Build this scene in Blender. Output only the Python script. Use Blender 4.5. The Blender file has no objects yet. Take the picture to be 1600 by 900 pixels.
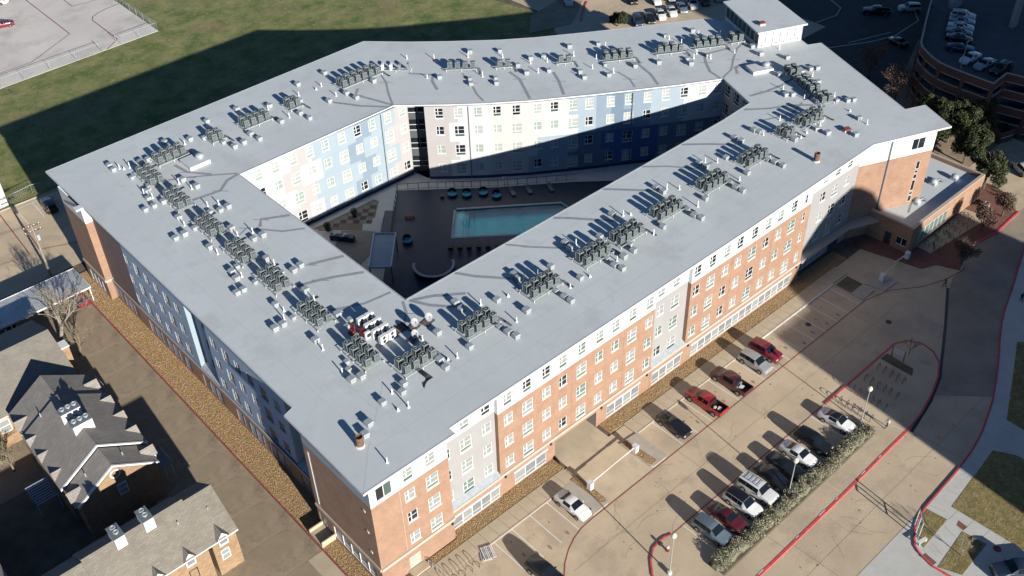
import bpy, bmesh, math, random
import numpy as np
from mathutils import Matrix, Vector
from mathutils.geometry import tessellate_polygon

# ---------------------------------------------------------------- camera
SC = bpy.context.scene
COL = SC.collection
cam = bpy.data.cameras.new('drone_camera')
cam.lens = 35.94; cam.sensor_width = 36.0; cam.clip_start = 1.0; cam.clip_end = 5000
co = bpy.data.objects.new('drone_camera', cam); COL.objects.link(co)
co.matrix_world = Matrix(((0.738999, 0.440541, -0.509709, -32.4), (-0.673231, 0.454494, -0.583262, -59.85),
                          (-0.025291, 0.774183, 0.632457, 95.0), (0, 0, 0, 1)))
SC.camera = co
# ---------------------------------------------------------------- sky, sun, exposure
SUN_EL, SUN_AZ = math.radians(18.0), math.radians(-97.0)
S = Vector((math.cos(SUN_EL) * math.cos(SUN_AZ), math.cos(SUN_EL) * math.sin(SUN_AZ), math.sin(SUN_EL)))
wd = bpy.data.worlds.new('World'); SC.world = wd; wd.use_nodes = True
nt = wd.node_tree; bg = nt.nodes['Background']
sk = nt.nodes.new('ShaderNodeTexSky'); sk.sky_type = 'NISHITA'; sk.sun_disc = False
sk.sun_elevation = SUN_EL; sk.sun_rotation = math.atan2(S.x, S.y)
sk.air_density = 0.75; sk.dust_density = 0.0; sk.ozone_density = 3.0; sk.altitude = 200
tn = nt.nodes.new('ShaderNodeMix'); tn.data_type = 'RGBA'; tn.blend_type = 'MULTIPLY'; tn.inputs[0].default_value = 1.0; tn.inputs[7].default_value = (.84, 1.0, 1.13, 1)
nt.links.new(sk.outputs[0], tn.inputs[6]); nt.links.new(tn.outputs[2], bg.inputs[0]); bg.inputs[1].default_value = 0.05
sl = bpy.data.lights.new('sun', 'SUN'); sl.energy = 5.0; sl.angle = math.radians(0.53); sl.color = (1.0, 0.95, 0.87)
so = bpy.data.objects.new('sun', sl); COL.objects.link(so)
so.rotation_euler = S.to_track_quat('Z', 'Y').to_euler(); so.location = (0, -200, 150)
SC.view_settings.view_transform = 'Standard'; SC.view_settings.look = 'None'
SC.view_settings.exposure = 1.0; SC.view_settings.gamma = 1.0; SC.view_settings.use_curve_mapping = False
SC.render.resolution_x = 1024; SC.render.resolution_y = 576

# ---------------------------------------------------------------- materials
MATS = {}
def mat(name, col, rough=0.8, var=0.0, scale=1.0, col2=None, metal=0.0, spec=0.3, bump=0.0, bscale=8.0, detail=4.0, coat=0.0, stain=None):
    """Principled surface; colour mottled by two octaves of noise in object space."""
    m = bpy.data.materials.new(name); m.use_nodes = True
    n = m.node_tree.nodes; l = m.node_tree.links; p = n['Principled BSDF']
    p.inputs['Roughness'].default_value = rough; p.inputs['Metallic'].default_value = metal
    p.inputs['Specular IOR Level'].default_value = spec; p.inputs['Coat Weight'].default_value = coat
    c = (*col, 1)
    p.inputs['Base Color'].default_value = c
    m.diffuse_color = c
    tc = n.new('ShaderNodeTexCoord')
    if var or col2:
        nz = n.new('ShaderNodeTexNoise'); nz.inputs['Scale'].default_value = scale; nz.inputs['Detail'].default_value = detail
        nz.inputs['Roughness'].default_value = 0.62
        l.new(tc.outputs['Object'], nz.inputs['Vector'])
        r = n.new('ShaderNodeValToRGB'); l.new(nz.outputs['Fac'], r.inputs[0])
        d = col2 or tuple(x * (1 - var) for x in col); u = col if col2 else tuple(min(1, x * (1 + var)) for x in col)
        r.color_ramp.elements[0].position = 0.33; r.color_ramp.elements[0].color = (*d, 1)
        r.color_ramp.elements[1].position = 0.67; r.color_ramp.elements[1].color = (*u, 1)
        out = r.outputs[0]
        for stain in ((stain,) if stain and not isinstance(stain, list) else stain or ()):
            n2 = n.new('ShaderNodeTexNoise'); n2.inputs['Scale'].default_value = stain[1]; n2.inputs['Detail'].default_value = 6
            n2.inputs['Roughness'].default_value = 0.7
            l.new(tc.outputs['Object'], n2.inputs['Vector'])
            r2 = n.new('ShaderNodeValToRGB'); l.new(n2.outputs['Fac'], r2.inputs[0])
            r2.color_ramp.elements[0].position = stain[2]; r2.color_ramp.elements[0].color = (0, 0, 0, 1)
            r2.color_ramp.elements[1].position = stain[3]; r2.color_ramp.elements[1].color = (1, 1, 1, 1)
            mx = n.new('ShaderNodeMix'); mx.data_type = 'RGBA'
            l.new(r2.outputs[0], mx.inputs[0]); l.new(out, mx.inputs[6]); mx.inputs[7].default_value = (*stain[0], 1)
            out = mx.outputs[2]
        l.new(out, p.inputs['Base Color'])
    if bump:
        nb = n.new('ShaderNodeTexNoise'); nb.inputs['Scale'].default_value = bscale; nb.inputs['Detail'].default_value = 5
        l.new(tc.outputs['Object'], nb.inputs['Vector'])
        b = n.new('ShaderNodeBump'); b.inputs['Strength'].default_value = bump; b.inputs['Distance'].default_value = 0.1
        l.new(nb.outputs['Fac'], b.inputs['Height']); l.new(b.outputs[0], p.inputs['Normal'])
    MATS[name] = m
    return m

def brickmat(name, a, b, mortar, w=0.42, h=0.15, flat=False):
    m = mat(name, a, 0.9)
    n = m.node_tree.nodes; l = m.node_tree.links; p = n['Principled BSDF']
    tc = n.new('ShaderNodeTexCoord'); sp = n.new('ShaderNodeSeparateXYZ'); l.new(tc.outputs['Object'], sp.inputs[0])
    cb = n.new('ShaderNodeCombineXYZ')
    if flat:
        l.new(sp.outputs[0], cb.inputs[0]); l.new(sp.outputs[1], cb.inputs[1])
    else:
        ad = n.new('ShaderNodeMath'); ad.operation = 'ADD'; l.new(sp.outputs[0], ad.inputs[0]); l.new(sp.outputs[1], ad.inputs[1])
        l.new(ad.outputs[0], cb.inputs[0]); l.new(sp.outputs[2], cb.inputs[1])
    bt = n.new('ShaderNodeTexBrick'); l.new(cb.outputs[0], bt.inputs['Vector'])
    bt.inputs['Color1'].default_value = (*a, 1); bt.inputs['Color2'].default_value = (*b, 1); bt.inputs['Mortar'].default_value = (*mortar, 1)
    bt.inputs['Scale'].default_value = 1.0; bt.inputs['Brick Width'].default_value = w; bt.inputs['Row Height'].default_value = h
    bt.inputs['Mortar Size'].default_value = 0.012; bt.inputs['Bias'].default_value = -0.1
    nz = n.new('ShaderNodeTexNoise'); nz.inputs['Scale'].default_value = 0.5; nz.inputs['Detail'].default_value = 7; nz.inputs['Roughness'].default_value = .7
    l.new(tc.outputs['Object'], nz.inputs['Vector'])
    mr = n.new('ShaderNodeMapRange'); l.new(nz.outputs['Fac'], mr.inputs[0]); mr.inputs[1].default_value = .3; mr.inputs[2].default_value = .7; mr.inputs[3].default_value = .85; mr.inputs[4].default_value = 1.14
    mx = n.new('ShaderNodeMix'); mx.data_type = 'RGBA'; mx.blend_type = 'MULTIPLY'; mx.inputs[0].default_value = 1
    l.new(bt.outputs['Color'], mx.inputs[6]); l.new(mr.outputs[0], mx.inputs[7]); l.new(mx.outputs[2], p.inputs['Base Color'])
    return m

def shinglemat(name, a, b, dark):
    m = brickmat(name, a, b, dark, 0.55, 0.2, True)
    return m

# building
brickmat('brick_orange', (.262, .157, .103), (.226, .132, .086), (.275, .195, .145))
brickmat('brick_tan', (.255, .165, .092), (.175, .105, .058), (.28, .215, .145))
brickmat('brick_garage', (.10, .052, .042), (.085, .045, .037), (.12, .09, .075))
mat('deck_asphalt', (.085, .085, .085), .9, .15, .4)
mat('white_panel', (.52, .52, .52), .6, .05, .4)
mat('white_trim', (.55, .55, .54), .5, .04, 1)
mat('grey_panel', (.25, .245, .24), .7, .04, .5)
mat('stone_band', (.36, .30, .25), .8, .08, 1.5)
mat('wall_white', (.42, .42, .42), .7, .03, .4)
mat('wall_cream', (.40, .39, .37), .7, .03, .4)
mat('wall_beige', (.315, .298, .293), .7, .03, .4)
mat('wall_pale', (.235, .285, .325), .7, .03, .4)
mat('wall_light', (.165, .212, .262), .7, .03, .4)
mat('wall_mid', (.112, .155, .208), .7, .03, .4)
mat('wall_deep_shade', (.05, .10, .24), .7, .03, .4)  # deep blue panels, colour also carries the navy of shade on mid blue
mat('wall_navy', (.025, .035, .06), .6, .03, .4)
mat('wall_slate', (.27, .335, .44), .7, .05, .4)
mat('wall_taupe', (.155, .11, .105), .8, .08, .6)
mat('roof_membrane', (.435, .464, .466), .65, .05, .09, spec=.25, stain=[((.365, .395, .40), .35, .54, .8), ((.395, .415, .41), .10, .55, .66), ((.34, .36, .36), 1.3, .66, .78)])
mat('roof_seam', (.365, .39, .395), .7)
mat('roof_patch', (.22, .235, .25), .7, .1, 1.2)
mat('roof_edge', (.40, .41, .42), .5, .05, 1)
mat('galv', (.34, .37, .385), .5, .12, 2.5, metal=.25)
mat('curb_grey', (.25, .262, .27), .6, .08, 2)
mat('galv_dark', (.16, .18, .19), .5, .1, 2, metal=.3)
mat('condenser_body', (.165, .19, .19), .5, .18, 3, metal=.1)
mat('condenser_coil', (.035, .042, .045), .6, .2, 6)
mat('fan_dark', (.02, .022, .024), .6)
mat('pipe_white', (.55, .55, .54), .5)
mat('rust', (.13, .07, .045), .85, .35, 5)
mat('black_rubber', (.012, .012, .014), .6)
mat('glass_dark', (.012, .016, .02), .06, spec=.6)
mat('glass_green', (.05, .085, .075), .08, spec=.6)
mat('blind', (.20, .215, .205), .4, .06, 2, spec=.5)
mat('blind_pale', (.285, .305, .285), .4, .06, 2, spec=.4)
mat('blind_mint', (.22, .27, .24), .4, .06, 2, spec=.4)
mat('blind_green', (.10, .145, .125), .3, .06, 2, spec=.6)
mat('screen_grey', (.15, .155, .155), .5, .12, 1.5, spec=.5)
mat('dark_steel', (.03, .033, .037), .5)
mat('grey_steel', (.12, .13, .14), .45, metal=.4)
mat('white_paint', (.55, .54, .52), .6, .1, 2)
mat('red_paint', (.46, .07, .075), .6, .22, 2.5)
mat('red_fade', (.20, .055, .05), .75, .3, 2.0)
mat('red_plastic', (.17, .022, .025), .5)
mat('dish_grey', (.27, .275, .28), .5, .05, 2)
mat('oil_stain', (.21, .165, .12), .7, .25, 3)
mat('yellow', (.6, .5, .05), .5)
# grounds
mat('concrete_lot', (.43, .345, .24), .9, .10, .16, bump=.15, bscale=3, stain=[((.33, .26, .185), .28, .54, .72), ((.36, .29, .21), .07, .54, .64), ((.27, .215, .155), 1.9, .66, .72)])
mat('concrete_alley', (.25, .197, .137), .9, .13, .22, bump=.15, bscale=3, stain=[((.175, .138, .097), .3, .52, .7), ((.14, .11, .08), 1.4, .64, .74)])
mat('concrete_pale', (.42, .415, .38), .9, .07, .4, bump=.1, stain=((.33, .32, .29), .5, .55, .75))
mat('concrete_walk', (.38, .315, .222), .9, .10, .4, bump=.1)
mat('concrete_pad', (.50, .47, .43), .9, .07, .09, stain=((.37, .345, .31), .12, .5, .7))
mat('concrete_lot_shade', (.26, .215, .165), .9, .14, .2, bump=.1, stain=((.19, .16, .125), .25, .5, .72))  # same concrete as the lot, darkened to put the shade into its colour
mat('concrete_drive', (.46, .375, .26), .9, .09, .4, bump=.1, stain=((.36, .31, .225), .35, .56, .72))
mat('asphalt', (.06, .058, .055), .9, .15, .4)
mat('joint', (.17, .138, .10), .95)
mat('kerb_grey', (.34, .31, .26), .9, .1, 1)
mat('gravel_gold', (.26, .165, .078), .95, .35, 3.2, bump=.6, bscale=5)
mat('gravel_brown', (.26, .17, .085), .95, .35, 3.2, bump=.6, bscale=5)
mat('stone_a', (.27, .175, .085), .9); mat('stone_b', (.19, .115, .055), .9); mat('stone_c', (.34, .25, .145), .9)
mat('grass_field', (.215, .20, .08), 1, col2=(.06, .10, .022), scale=.22, detail=12, bump=.8, bscale=2.5, stain=[((.19, .145, .08), .045, .54, .68), ((.25, .225, .125), .95, .55, .68), ((.05, .075, .018), .6, .58, .7)])
mat('grass_dry', (.25, .19, .085), 1, col2=(.14, .115, .042), scale=.9, detail=10, bump=.6, bscale=6, stain=[((.115, .10, .036), 2.6, .5, .62), ((.31, .25, .13), 1.5, .56, .68)])
mat('dirt', (.11, .09, .065), 1, .3, .4)
brickmat('brick_paving', (.17, .075, .055), (.14, .065, .05), (.12, .09, .075), .6, .3, True)
mat('tile_light', (.20, .175, .15), .8, .12, 1.5); mat('tile_dark', (.085, .055, .045), .8, .12, 1.5)
mat('deck_dark', (.018, .033, .06), .45, .16, .35, stain=((.05, .053, .062), .5, .6, .75))
mat('deck_grey', (.42, .41, .39), .8, .08, .6)
mat('pool_shell', (.10, .55, .60), .4, .06, .8)
mat('pool_shelf', (.50, .62, .62), .5, .05, .8)
mat('coping', (.36, .36, .34), .7, .06, 1)
mat('cushion_teal', (.04, .26, .32), .7); mat('wicker', (.02, .02, .022), .8)
mat('canopy_blue', (.22, .27, .33), .4, .06, 1, metal=.2)
# vegetation
mat('bark', (.10, .08, .06), 1, .25, 3); mat('bark_pale', (.205, .18, .145), .9, .2, 3)
mat('leaf_a', (.032, .043, .014), .7); mat('leaf_b', (.055, .064, .024), .7); mat('leaf_c', (.02, .028, .011), .7)
mat('hedge_a', (.20, .19, .125), .8); mat('hedge_b', (.27, .25, .175), .8); mat('hedge_c', (.14, .138, .088), .8)
mat('lamp_glass', (.52, .50, .40), .3); mat('lamp_pole', (.26, .25, .23), .5)
mat('twig_red', (.10, .055, .045), .9); mat('twig_a', (.16, .13, .09), .9)
# houses
shinglemat('shingle_dark', (.225, .205, .185), (.185, .168, .15), (.12, .112, .102))
shinglemat('shingle_tan', (.21, .19, .16), (.18, .162, .136), (.13, .117, .10))
shinglemat('shingle_grey', (.185, .165, .135), (.15, .135, .11), (.105, .095, .082))
mat('carport_metal', (.42, .43, .43), .4, .18, .35, metal=.3, stain=((.25, .25, .245), .7, .52, .7))
# cars
mat('tyre', (.012, .012, .012), .9); mat('rim', (.35, .35, .36), .3, metal=.8)
mat('car_glass', (.007, .010, .014), .05, spec=.3)
mat('head_lamp', (.5, .5, .5), .1, spec=.8); mat('tail_lamp', (.25, .01, .01), .2, spec=.6)
for nm, c in dict(white=(.52, .52, .51), silver=(.30, .31, .315), red=(.25, .008, .012), maroon=(.06, .008, .011), black=(.008, .009, .010), bluegrey=(.13, .17, .20), darkblue=(.018, .028, .05), grey=(.12, .125, .13), crimson=(.13, .012, .022)).items():
    mat('paint_' + nm, c, .28, metal=.35 if nm in ('silver', 'bluegrey', 'grey') else .0, spec=.5, coat=.6)
mat('skin', (.36, .21, .15), .6); mat('cloth_white', (.6, .6, .58), .9); mat('cloth_dark', (.02, .022, .028), .9)
w = mat('pool_water', (.05, .35, .38), .03, spec=.5)
_n = w.node_tree.nodes; _l = w.node_tree.links; _n.remove(_n['Principled BSDF'])
_t = _n.new('ShaderNodeBsdfTransparent'); _t.inputs[0].default_value = (.6, .97, .98, 1); _g = _n.new('ShaderNodeBsdfGlossy'); _g.inputs['Roughness'].default_value = .03
_f = _n.new('ShaderNodeFresnel'); _f.inputs[0].default_value = 1.33; _m = _n.new('ShaderNodeMixShader'); _z = _n.new('ShaderNodeTexNoise'); _z.inputs['Scale'].default_value = 2.2
_b = _n.new('ShaderNodeBump'); _b.inputs['Strength'].default_value = .1; _b.inputs['Distance'].default_value = .05
_l.new(_z.outputs['Fac'], _b.inputs['Height']); _l.new(_b.outputs[0], _g.inputs['Normal']); _l.new(_b.outputs[0], _f.inputs['Normal'])
_geo = _n.new('ShaderNodeNewGeometry'); _inv = _n.new('ShaderNodeMath'); _inv.operation = 'SUBTRACT'; _inv.inputs[0].default_value = 1.0; _mul = _n.new('ShaderNodeMath'); _mul.operation = 'MULTIPLY'
_l.new(_geo.outputs['Backfacing'], _inv.inputs[1]); _l.new(_f.outputs[0], _mul.inputs[0]); _l.new(_inv.outputs[0], _mul.inputs[1]); _l.new(_mul.outputs[0], _m.inputs[0]); _l.new(_t.outputs[0], _m.inputs[1]); _l.new(_g.outputs[0], _m.inputs[2]); _l.new(_m.outputs[0], _n['Material Output'].inputs['Surface'])

# ---------------------------------------------------------------- mesh helpers
class MB:
    """collects faces, then becomes ONE mesh"""
    def __init__(s): s.v = []; s.f = []; s.m = []; s.names = []
    def mi(s, m):
        if m not in s.names: s.names.append(m)
        return s.names.index(m)
    def face(s, pts, m):
        i = len(s.v); s.v += [tuple(p) for p in pts]; s.f.append(tuple(range(i, i + len(pts)))); s.m.append(s.mi(m)); return s
    def box(s, x0, x1, y0, y1, z0, z1, m, top=None, T=None):
        if x0 > x1: x0, x1 = x1, x0
        if y0 > y1: y0, y1 = y1, y0
        c = [(x0, y0, z0), (x1, y0, z0), (x1, y1, z0), (x0, y1, z0), (x0, y0, z1), (x1, y0, z1), (x1, y1, z1), (x0, y1, z1)]
        if T: c = [tuple(T @ Vector(q)) for q in c]
        i = len(s.v); s.v += c
        for k, f in enumerate(((3, 2, 1, 0), (4, 5, 6, 7), (0, 1, 5, 4), (1, 2, 6, 5), (2, 3, 7, 6), (3, 0, 4, 7))):
            s.f.append(tuple(i + a for a in f)); s.m.append(s.mi(top if (top and k == 1) else m))
        return s
    def prism(s, poly, z0, z1, m, side=None, bottom=True):
        """vertical prism on a plan polygon (any simple polygon)"""
        a = sum(poly[k][0] * poly[(k + 1) % len(poly)][1] - poly[(k + 1) % len(poly)][0] * poly[k][1] for k in range(len(poly)))
        if a < 0: poly = poly[::-1]
        i = len(s.v); n = len(poly)
        s.v += [(p[0], p[1], z0) for p in poly] + [(p[0], p[1], z1) for p in poly]
        tr = tessellate_polygon([[Vector((p[0], p[1], 0)) for p in poly]])
        for t in tr:
            p0, p1, p2 = (poly[k] for k in t)
            cr = (p1[0] - p0[0]) * (p2[1] - p0[1]) - (p1[1] - p0[1]) * (p2[0] - p0[0])
            t = t if cr > 0 else t[::-1]
            s.f.append(tuple(i + n + k for k in t)); s.m.append(s.mi(m))
            if bottom: s.f.append(tuple(i + k for k in t[::-1])); s.m.append(s.mi(side or m))
        for k in range(n):
            s.f.append((i + k, i + (k + 1) % n, i + n + (k + 1) % n, i + n + k)); s.m.append(s.mi(side or m))
        return s
    def sheet(s, poly, z, m):
        tr = tessellate_polygon([[Vector((p[0], p[1], 0)) for p in poly]]); i = len(s.v); s.v += [(p[0], p[1], z) for p in poly]
        for t in tr:
            p0, p1, p2 = (poly[k] for k in t)
            cr = (p1[0] - p0[0]) * (p2[1] - p0[1]) - (p1[1] - p0[1]) * (p2[0] - p0[0])
            s.f.append(tuple(i + k for k in (t if cr > 0 else t[::-1]))); s.m.append(s.mi(m))
        return s
    def tube(s, a, b, r0, r1, m, n=8, cap=True):
        a = Vector(a); b = Vector(b); d = (b - a).normalized()
        e = d.cross(Vector((0, 0, 1)) if abs(d.z) < .95 else Vector((1, 0, 0))).normalized(); g = d.cross(e)
        i = len(s.v)
        for c, r in ((a, r0), (b, r1)):
            for k in range(n):
                t = 2 * math.pi * k / n; s.v.append(tuple(c + (e * math.cos(t) + g * math.sin(t)) * r))
        for k in range(n):
            s.f.append((i + k, i + n + k, i + n + (k + 1) % n, i + (k + 1) % n)); s.m.append(s.mi(m))
        if cap:
            s.f.append(tuple(i + n + k for k in range(n))[::-1]); s.m.append(s.mi(m))
            s.f.append(tuple(i + k for k in range(n))); s.m.append(s.mi(m))
        return s
    def path(s, pts, r, m, n=6):
        for a, b in zip(pts, pts[1:]): s.tube(a, b, r, r, m, n)
        return s
    def lathe(s, prof, m, c=(0, 0, 0), n=16):
        i = len(s.v)
        for r, z in prof:
            for k in range(n): t = 2 * math.pi * k / n; s.v.append((c[0] + r * math.cos(t), c[1] + r * math.sin(t), c[2] + z))
        for j in range(len(prof) - 1):
            for k in range(n):
                s.f.append((i + j * n + k, i + j * n + (k + 1) % n, i + (j + 1) * n + (k + 1) % n, i + (j + 1) * n + k)); s.m.append(s.mi(m))
        s.f.append(tuple(i + (len(prof) - 1) * n + k for k in range(n))); s.m.append(s.mi(m))
        return s
    def strip(s, pts, w, z, m, h=0.0, off=0.0):
        """ribbon of width w along a plan polyline, with side walls if h"""
        L = []; R = []
        for k, p in enumerate(pts):
            a = pts[max(0, k - 1)]; b = pts[min(len(pts) - 1, k + 1)]
            dx, dy = b[0] - a[0], b[1] - a[1]; q = math.hypot(dx, dy) or 1; nx, ny = -dy / q, dx / q
            L.append((p[0] + nx * (w / 2 + off), p[1] + ny * (w / 2 + off))); R.append((p[0] + nx * (off - w / 2), p[1] + ny * (off - w / 2)))
        for k in range(len(pts) - 1):
            s.face([(*R[k], z), (*R[k + 1], z), (*L[k + 1], z), (*L[k], z)], m)
            if h:
                s.face([(*R[k], z - h), (*R[k + 1], z - h), (*R[k + 1], z), (*R[k], z)], m)
                s.face([(*L[k + 1], z - h), (*L[k], z - h), (*L[k], z), (*L[k + 1], z)], m)
        if h:
            s.face([(*L[0], z - h), (*R[0], z - h), (*R[0], z), (*L[0], z)], m)
            s.face([(*R[-1], z - h), (*L[-1], z - h), (*L[-1], z), (*R[-1], z)], m)
        return s
    def mesh(s, name, smooth=False):
        me = bpy.data.meshes.new(name); me.from_pydata(s.v, [], s.f)
        for k in s.names: me.materials.append(MATS[k])
        me.polygons.foreach_set('material_index', s.m)
        if smooth: me.polygons.foreach_set('use_smooth', [True] * len(s.f))
        me.update(); return me
    def build(s, name, parent=None, loc=(0, 0, 0), rz=0.0, smooth=False):
        return link(name, s.mesh(name, smooth), parent, loc, rz)

def link(name, me, parent=None, loc=(0, 0, 0), rz=0.0):
    o = bpy.data.objects.new(name, me); COL.objects.link(o); o.location = loc; o.rotation_euler = (0, 0, rz)
    if parent: o.parent = parent
    return o
def tag(o, label, cat, group=None):
    o['label'] = label; o['category'] = cat
    if group: o['group'] = group
    return o
def thing(name, label, cat, loc=(0, 0, 0), rz=0.0, group=None):
    o = bpy.data.objects.new(name, None); COL.objects.link(o); o.location = loc; o.rotation_euler = (0, 0, rz); o.empty_display_size = .5
    return tag(o, label, cat, group)
def struct(o): o['kind'] = 'structure'; return o
def stuff(o, label=None, cat=None):
    o['kind'] = 'stuff'
    if label: o['label'] = label; o['category'] = cat
    return o
def dup(root, loc, rz, label=None):
    r = root.copy(); COL.objects.link(r); r.location = loc; r.rotation_euler = (0, 0, rz)
    if label: r['label'] = label
    for ch in list(root.children):
        c = ch.copy(); COL.objects.link(c); c.parent = r
        for g in list(ch.children):
            d = g.copy(); COL.objects.link(d); d.parent = c
    return r
ORD = ['first', 'second', 'third', 'fourth', 'fifth', 'sixth', 'seventh', 'eighth', 'ninth', 'tenth', 'eleventh', 'twelfth', 'thirteenth', 'fourteenth', 'fifteenth', 'sixteenth', 'seventeenth', 'eighteenth', 'nineteenth', 'twentieth']
def ordn(k): return ORD[k] if k < 20 else 'twenty-' + ORD[k - 20] if k < 29 else 'number %d' % (k + 1)
rnd = random.Random(7)
# ================================================================ THE SETTING
G = struct(MB().sheet([(-1500, -1500), (1500, -1500), (1500, 1500), (-1500, 1500)], -.10, 'dirt').build('ground'))
# grass field behind the building
struct(MB().sheet([(-60, 102), (8, 101.6), (8, 79), (20, 70), (104, 46), (108, 84), (113, 92), (104, 135), (103, 260), (-60, 260)], -.03, 'grass_field').build('grass_field'))
pad = struct(MB().prism([(-60, 144.2), (13.3, 144.6), (48.4, 146.2), (48.8, 164), (49.3, 210), (-60, 210)], -.06, .02, 'concrete_pad').build('concrete_yard'))
mb = MB()
for pl in ([(34.3, 186), (33.9, 158.8), (22.6, 151.5), (8, 150.9)], [(48.6, 165.9), (45.5, 165.5), (43.3, 164.8), (41.4, 163.6), (40.5, 162), (40.2, 148.8), (36.4, 145.8)], [(40.6, 180), (40.5, 172.3), (48, 171.7)]):
    mb.strip(pl, .22, .024, 'red_fade')
mb.build('fire_lane_stripe', pad)
nw = struct(MB().sheet([(-45, 78.6), (7.9, 78.6), (7.9, 101.2), (-45, 101.8)], 0, 'concrete_lot').build('service_yard'))
mb = MB()
for pl in ([(-1.2, 100.2), (8, 100.4)], [(-1.1, 100.2), (-1.2, 94.6)], [(1.7, 100.2), (1.55, 94.7)], [(4.45, 100.3), (4.25, 94.7)]): mb.strip(pl, .14, .004, 'white_paint')
mb.build('stall_line', nw)
mb = MB()
for pl in ([(-3.55, 102), (-4.35, 86.1), (-14, 88)], [(-1.6, 100), (-2.7, 86.6), (2.4, 84.2), (7.8, 82.4)]): mb.strip(pl, .2, .004, 'red_fade')
mb.build('fire_lane_stripe', nw)
struct(MB().prism([(-45, 101.8), (8, 101.2), (8, 101.45), (-45, 102.05)], -.05, .12, 'kerb_grey').build('kerb'))
# alley of concrete slabs
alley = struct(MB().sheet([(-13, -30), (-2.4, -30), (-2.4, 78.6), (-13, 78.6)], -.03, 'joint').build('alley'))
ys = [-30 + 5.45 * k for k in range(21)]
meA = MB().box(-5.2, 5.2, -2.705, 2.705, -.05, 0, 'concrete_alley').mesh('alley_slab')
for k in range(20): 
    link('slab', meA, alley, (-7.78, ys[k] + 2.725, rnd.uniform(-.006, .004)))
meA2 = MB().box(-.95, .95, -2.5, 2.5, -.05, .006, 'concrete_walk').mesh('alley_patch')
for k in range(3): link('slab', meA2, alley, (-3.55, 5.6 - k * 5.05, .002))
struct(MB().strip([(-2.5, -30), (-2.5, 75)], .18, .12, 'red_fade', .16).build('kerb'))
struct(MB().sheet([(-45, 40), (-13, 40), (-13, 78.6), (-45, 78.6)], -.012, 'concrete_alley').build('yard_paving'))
struct(MB().sheet([(-60, -40), (-13, -40), (-13, 40), (-60, 40)], -.016, 'dirt').build('yard_ground'))
# golden gravel bed along the alley wing
gb = struct(MB().prism([(-2.41, -1.6), (-.5, -1.6), (-.5, 12), (1.25, 12), (1.25, 76), (-2.41, 76)], -.08, .06, 'gravel_gold').build('gravel_bed'))
def stones(name, rects, n, z, parent):
    r = np.random.default_rng(3)
    mbs = {'stone_a': 0, 'stone_b': 0, 'stone_c': 0}; V = []; F = []; M = []
    ar = [abs((x1 - x0) * (y1 - y0)) for x0, x1, y0, y1 in rects]; tot = sum(ar)
    for (x0, x1, y0, y1), a in zip(rects, ar):
        for _ in range(int(n * a / tot)):
            x = r.uniform(x0, x1); y = r.uniform(y0, y1); q = r.uniform(.035, .085); i = len(V); t = r.uniform(0, 6.28)
            for k in range(4): V.append((x + q * math.cos(t + k * 1.57) * r.uniform(.7, 1.2), y + q * math.sin(t + k * 1.57) * r.uniform(.7, 1.2), z))
            V.append((x + r.uniform(-.3, .3) * q, y, z + q * r.uniform(.5, 1.0))); c = int(r.integers(0, 3))
            for k in range(4): F.append((i + k, i + (k + 1) % 4, i + 4)); M.append(c)
    me = bpy.data.meshes.new(name); me.from_pydata(V, [], F)
    for k in mbs: me.materials.append(MATS[k])
    me.polygons.foreach_set('material_index', M)
    return stuff(link(name, me, parent))
stones('gravel', [(-2.35, 1.2, 12, 76), (-2.35, -.6, -1.2, 12)], 20000, .06, gb)

# ---- front parking lot and drives
lot = struct(MB().sheet([(-13, -75), (60, -75), (110, -40), (135, -22), (135, -2), (112, -2), (92, -2.2), (-2.4, -2.2), (-2.4, -30), (-13, -30)], 0, 'concrete_lot').build('parking_lot'))
mb = MB()
for x in (12.2, 37.5, 49.9, 62.3, 74.7): mb.strip([(x, -9.7), (x + .1, -16.9)], .05, .003, 'joint')
for y in (-13.2,): mb.strip([(16, y), (80, y + .1)], .04, .003, 'joint')
for x in (36.2, 48.6, 61, 73.4): mb.strip([(x, -27.5), (x + .2, -34.4)], .05, .003, 'joint')
mb.strip([(30, -31), (75, -30.6)], .04, .003, 'joint')
mb.strip([(30, -34.6), (49.3, -34.6)], .05, .003, 'joint')
mb.strip([(18, -22), (24, -75)], .06, .003, 'joint')
mb.build('joint_seal', lot)
_r = random.Random(19); mb = MB()
def blot(cx, cy, a, b):
    n = 9; ph = _r.uniform(0, 6); mb.face([(cx + a * _r.uniform(.6, 1.15) * math.cos(6.283 * k / n + ph), cy + b * _r.uniform(.6, 1.15) * math.sin(6.283 * k / n + ph), .0028) for k in range(n)], 'oil_stain')
for x in (13.4, 16.2, 19, 40, 43, 45.6, 48.4, 51, 53.9, 56.4, 59, 62, 64.8, 67.6, 70.2, 73): blot(x + _r.uniform(-.3, .3), -8.3 + _r.uniform(-.8, .8), .22, .4); blot(x + _r.uniform(-.5, .5), -6.2 + _r.uniform(-1, 1), .12, .2)
for k in range(30): blot(_r.uniform(16, 74), _r.uniform(-16.5, -10), _r.uniform(.05, .16), _r.uniform(.05, .16))
for k in range(22): blot(_r.uniform(28, 66), _r.uniform(-34, -28), _r.uniform(.05, .2), _r.uniform(.05, .2))
mb.build('oil_spot', lot)
mb = MB()
for k in range(22):
    x, y = (_r.uniform(14, 78), _r.uniform(-16.5, -9.8)) if k % 2 else (_r.uniform(26, 64), _r.uniform(-34, -28)); a = _r.uniform(0, 3.14); pts = [(x, y)]
    for q in range(_r.randint(4, 9)): a += _r.uniform(-.5, .5); x += .6 * math.cos(a); y += .6 * math.sin(a); y = min(-9.8, y) if y > -20 else max(-34.2, min(-27.8, y)); pts.append((x, y))
    mb.strip(pts, .035, .0026, 'joint')
mb.build('crack', lot)
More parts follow.
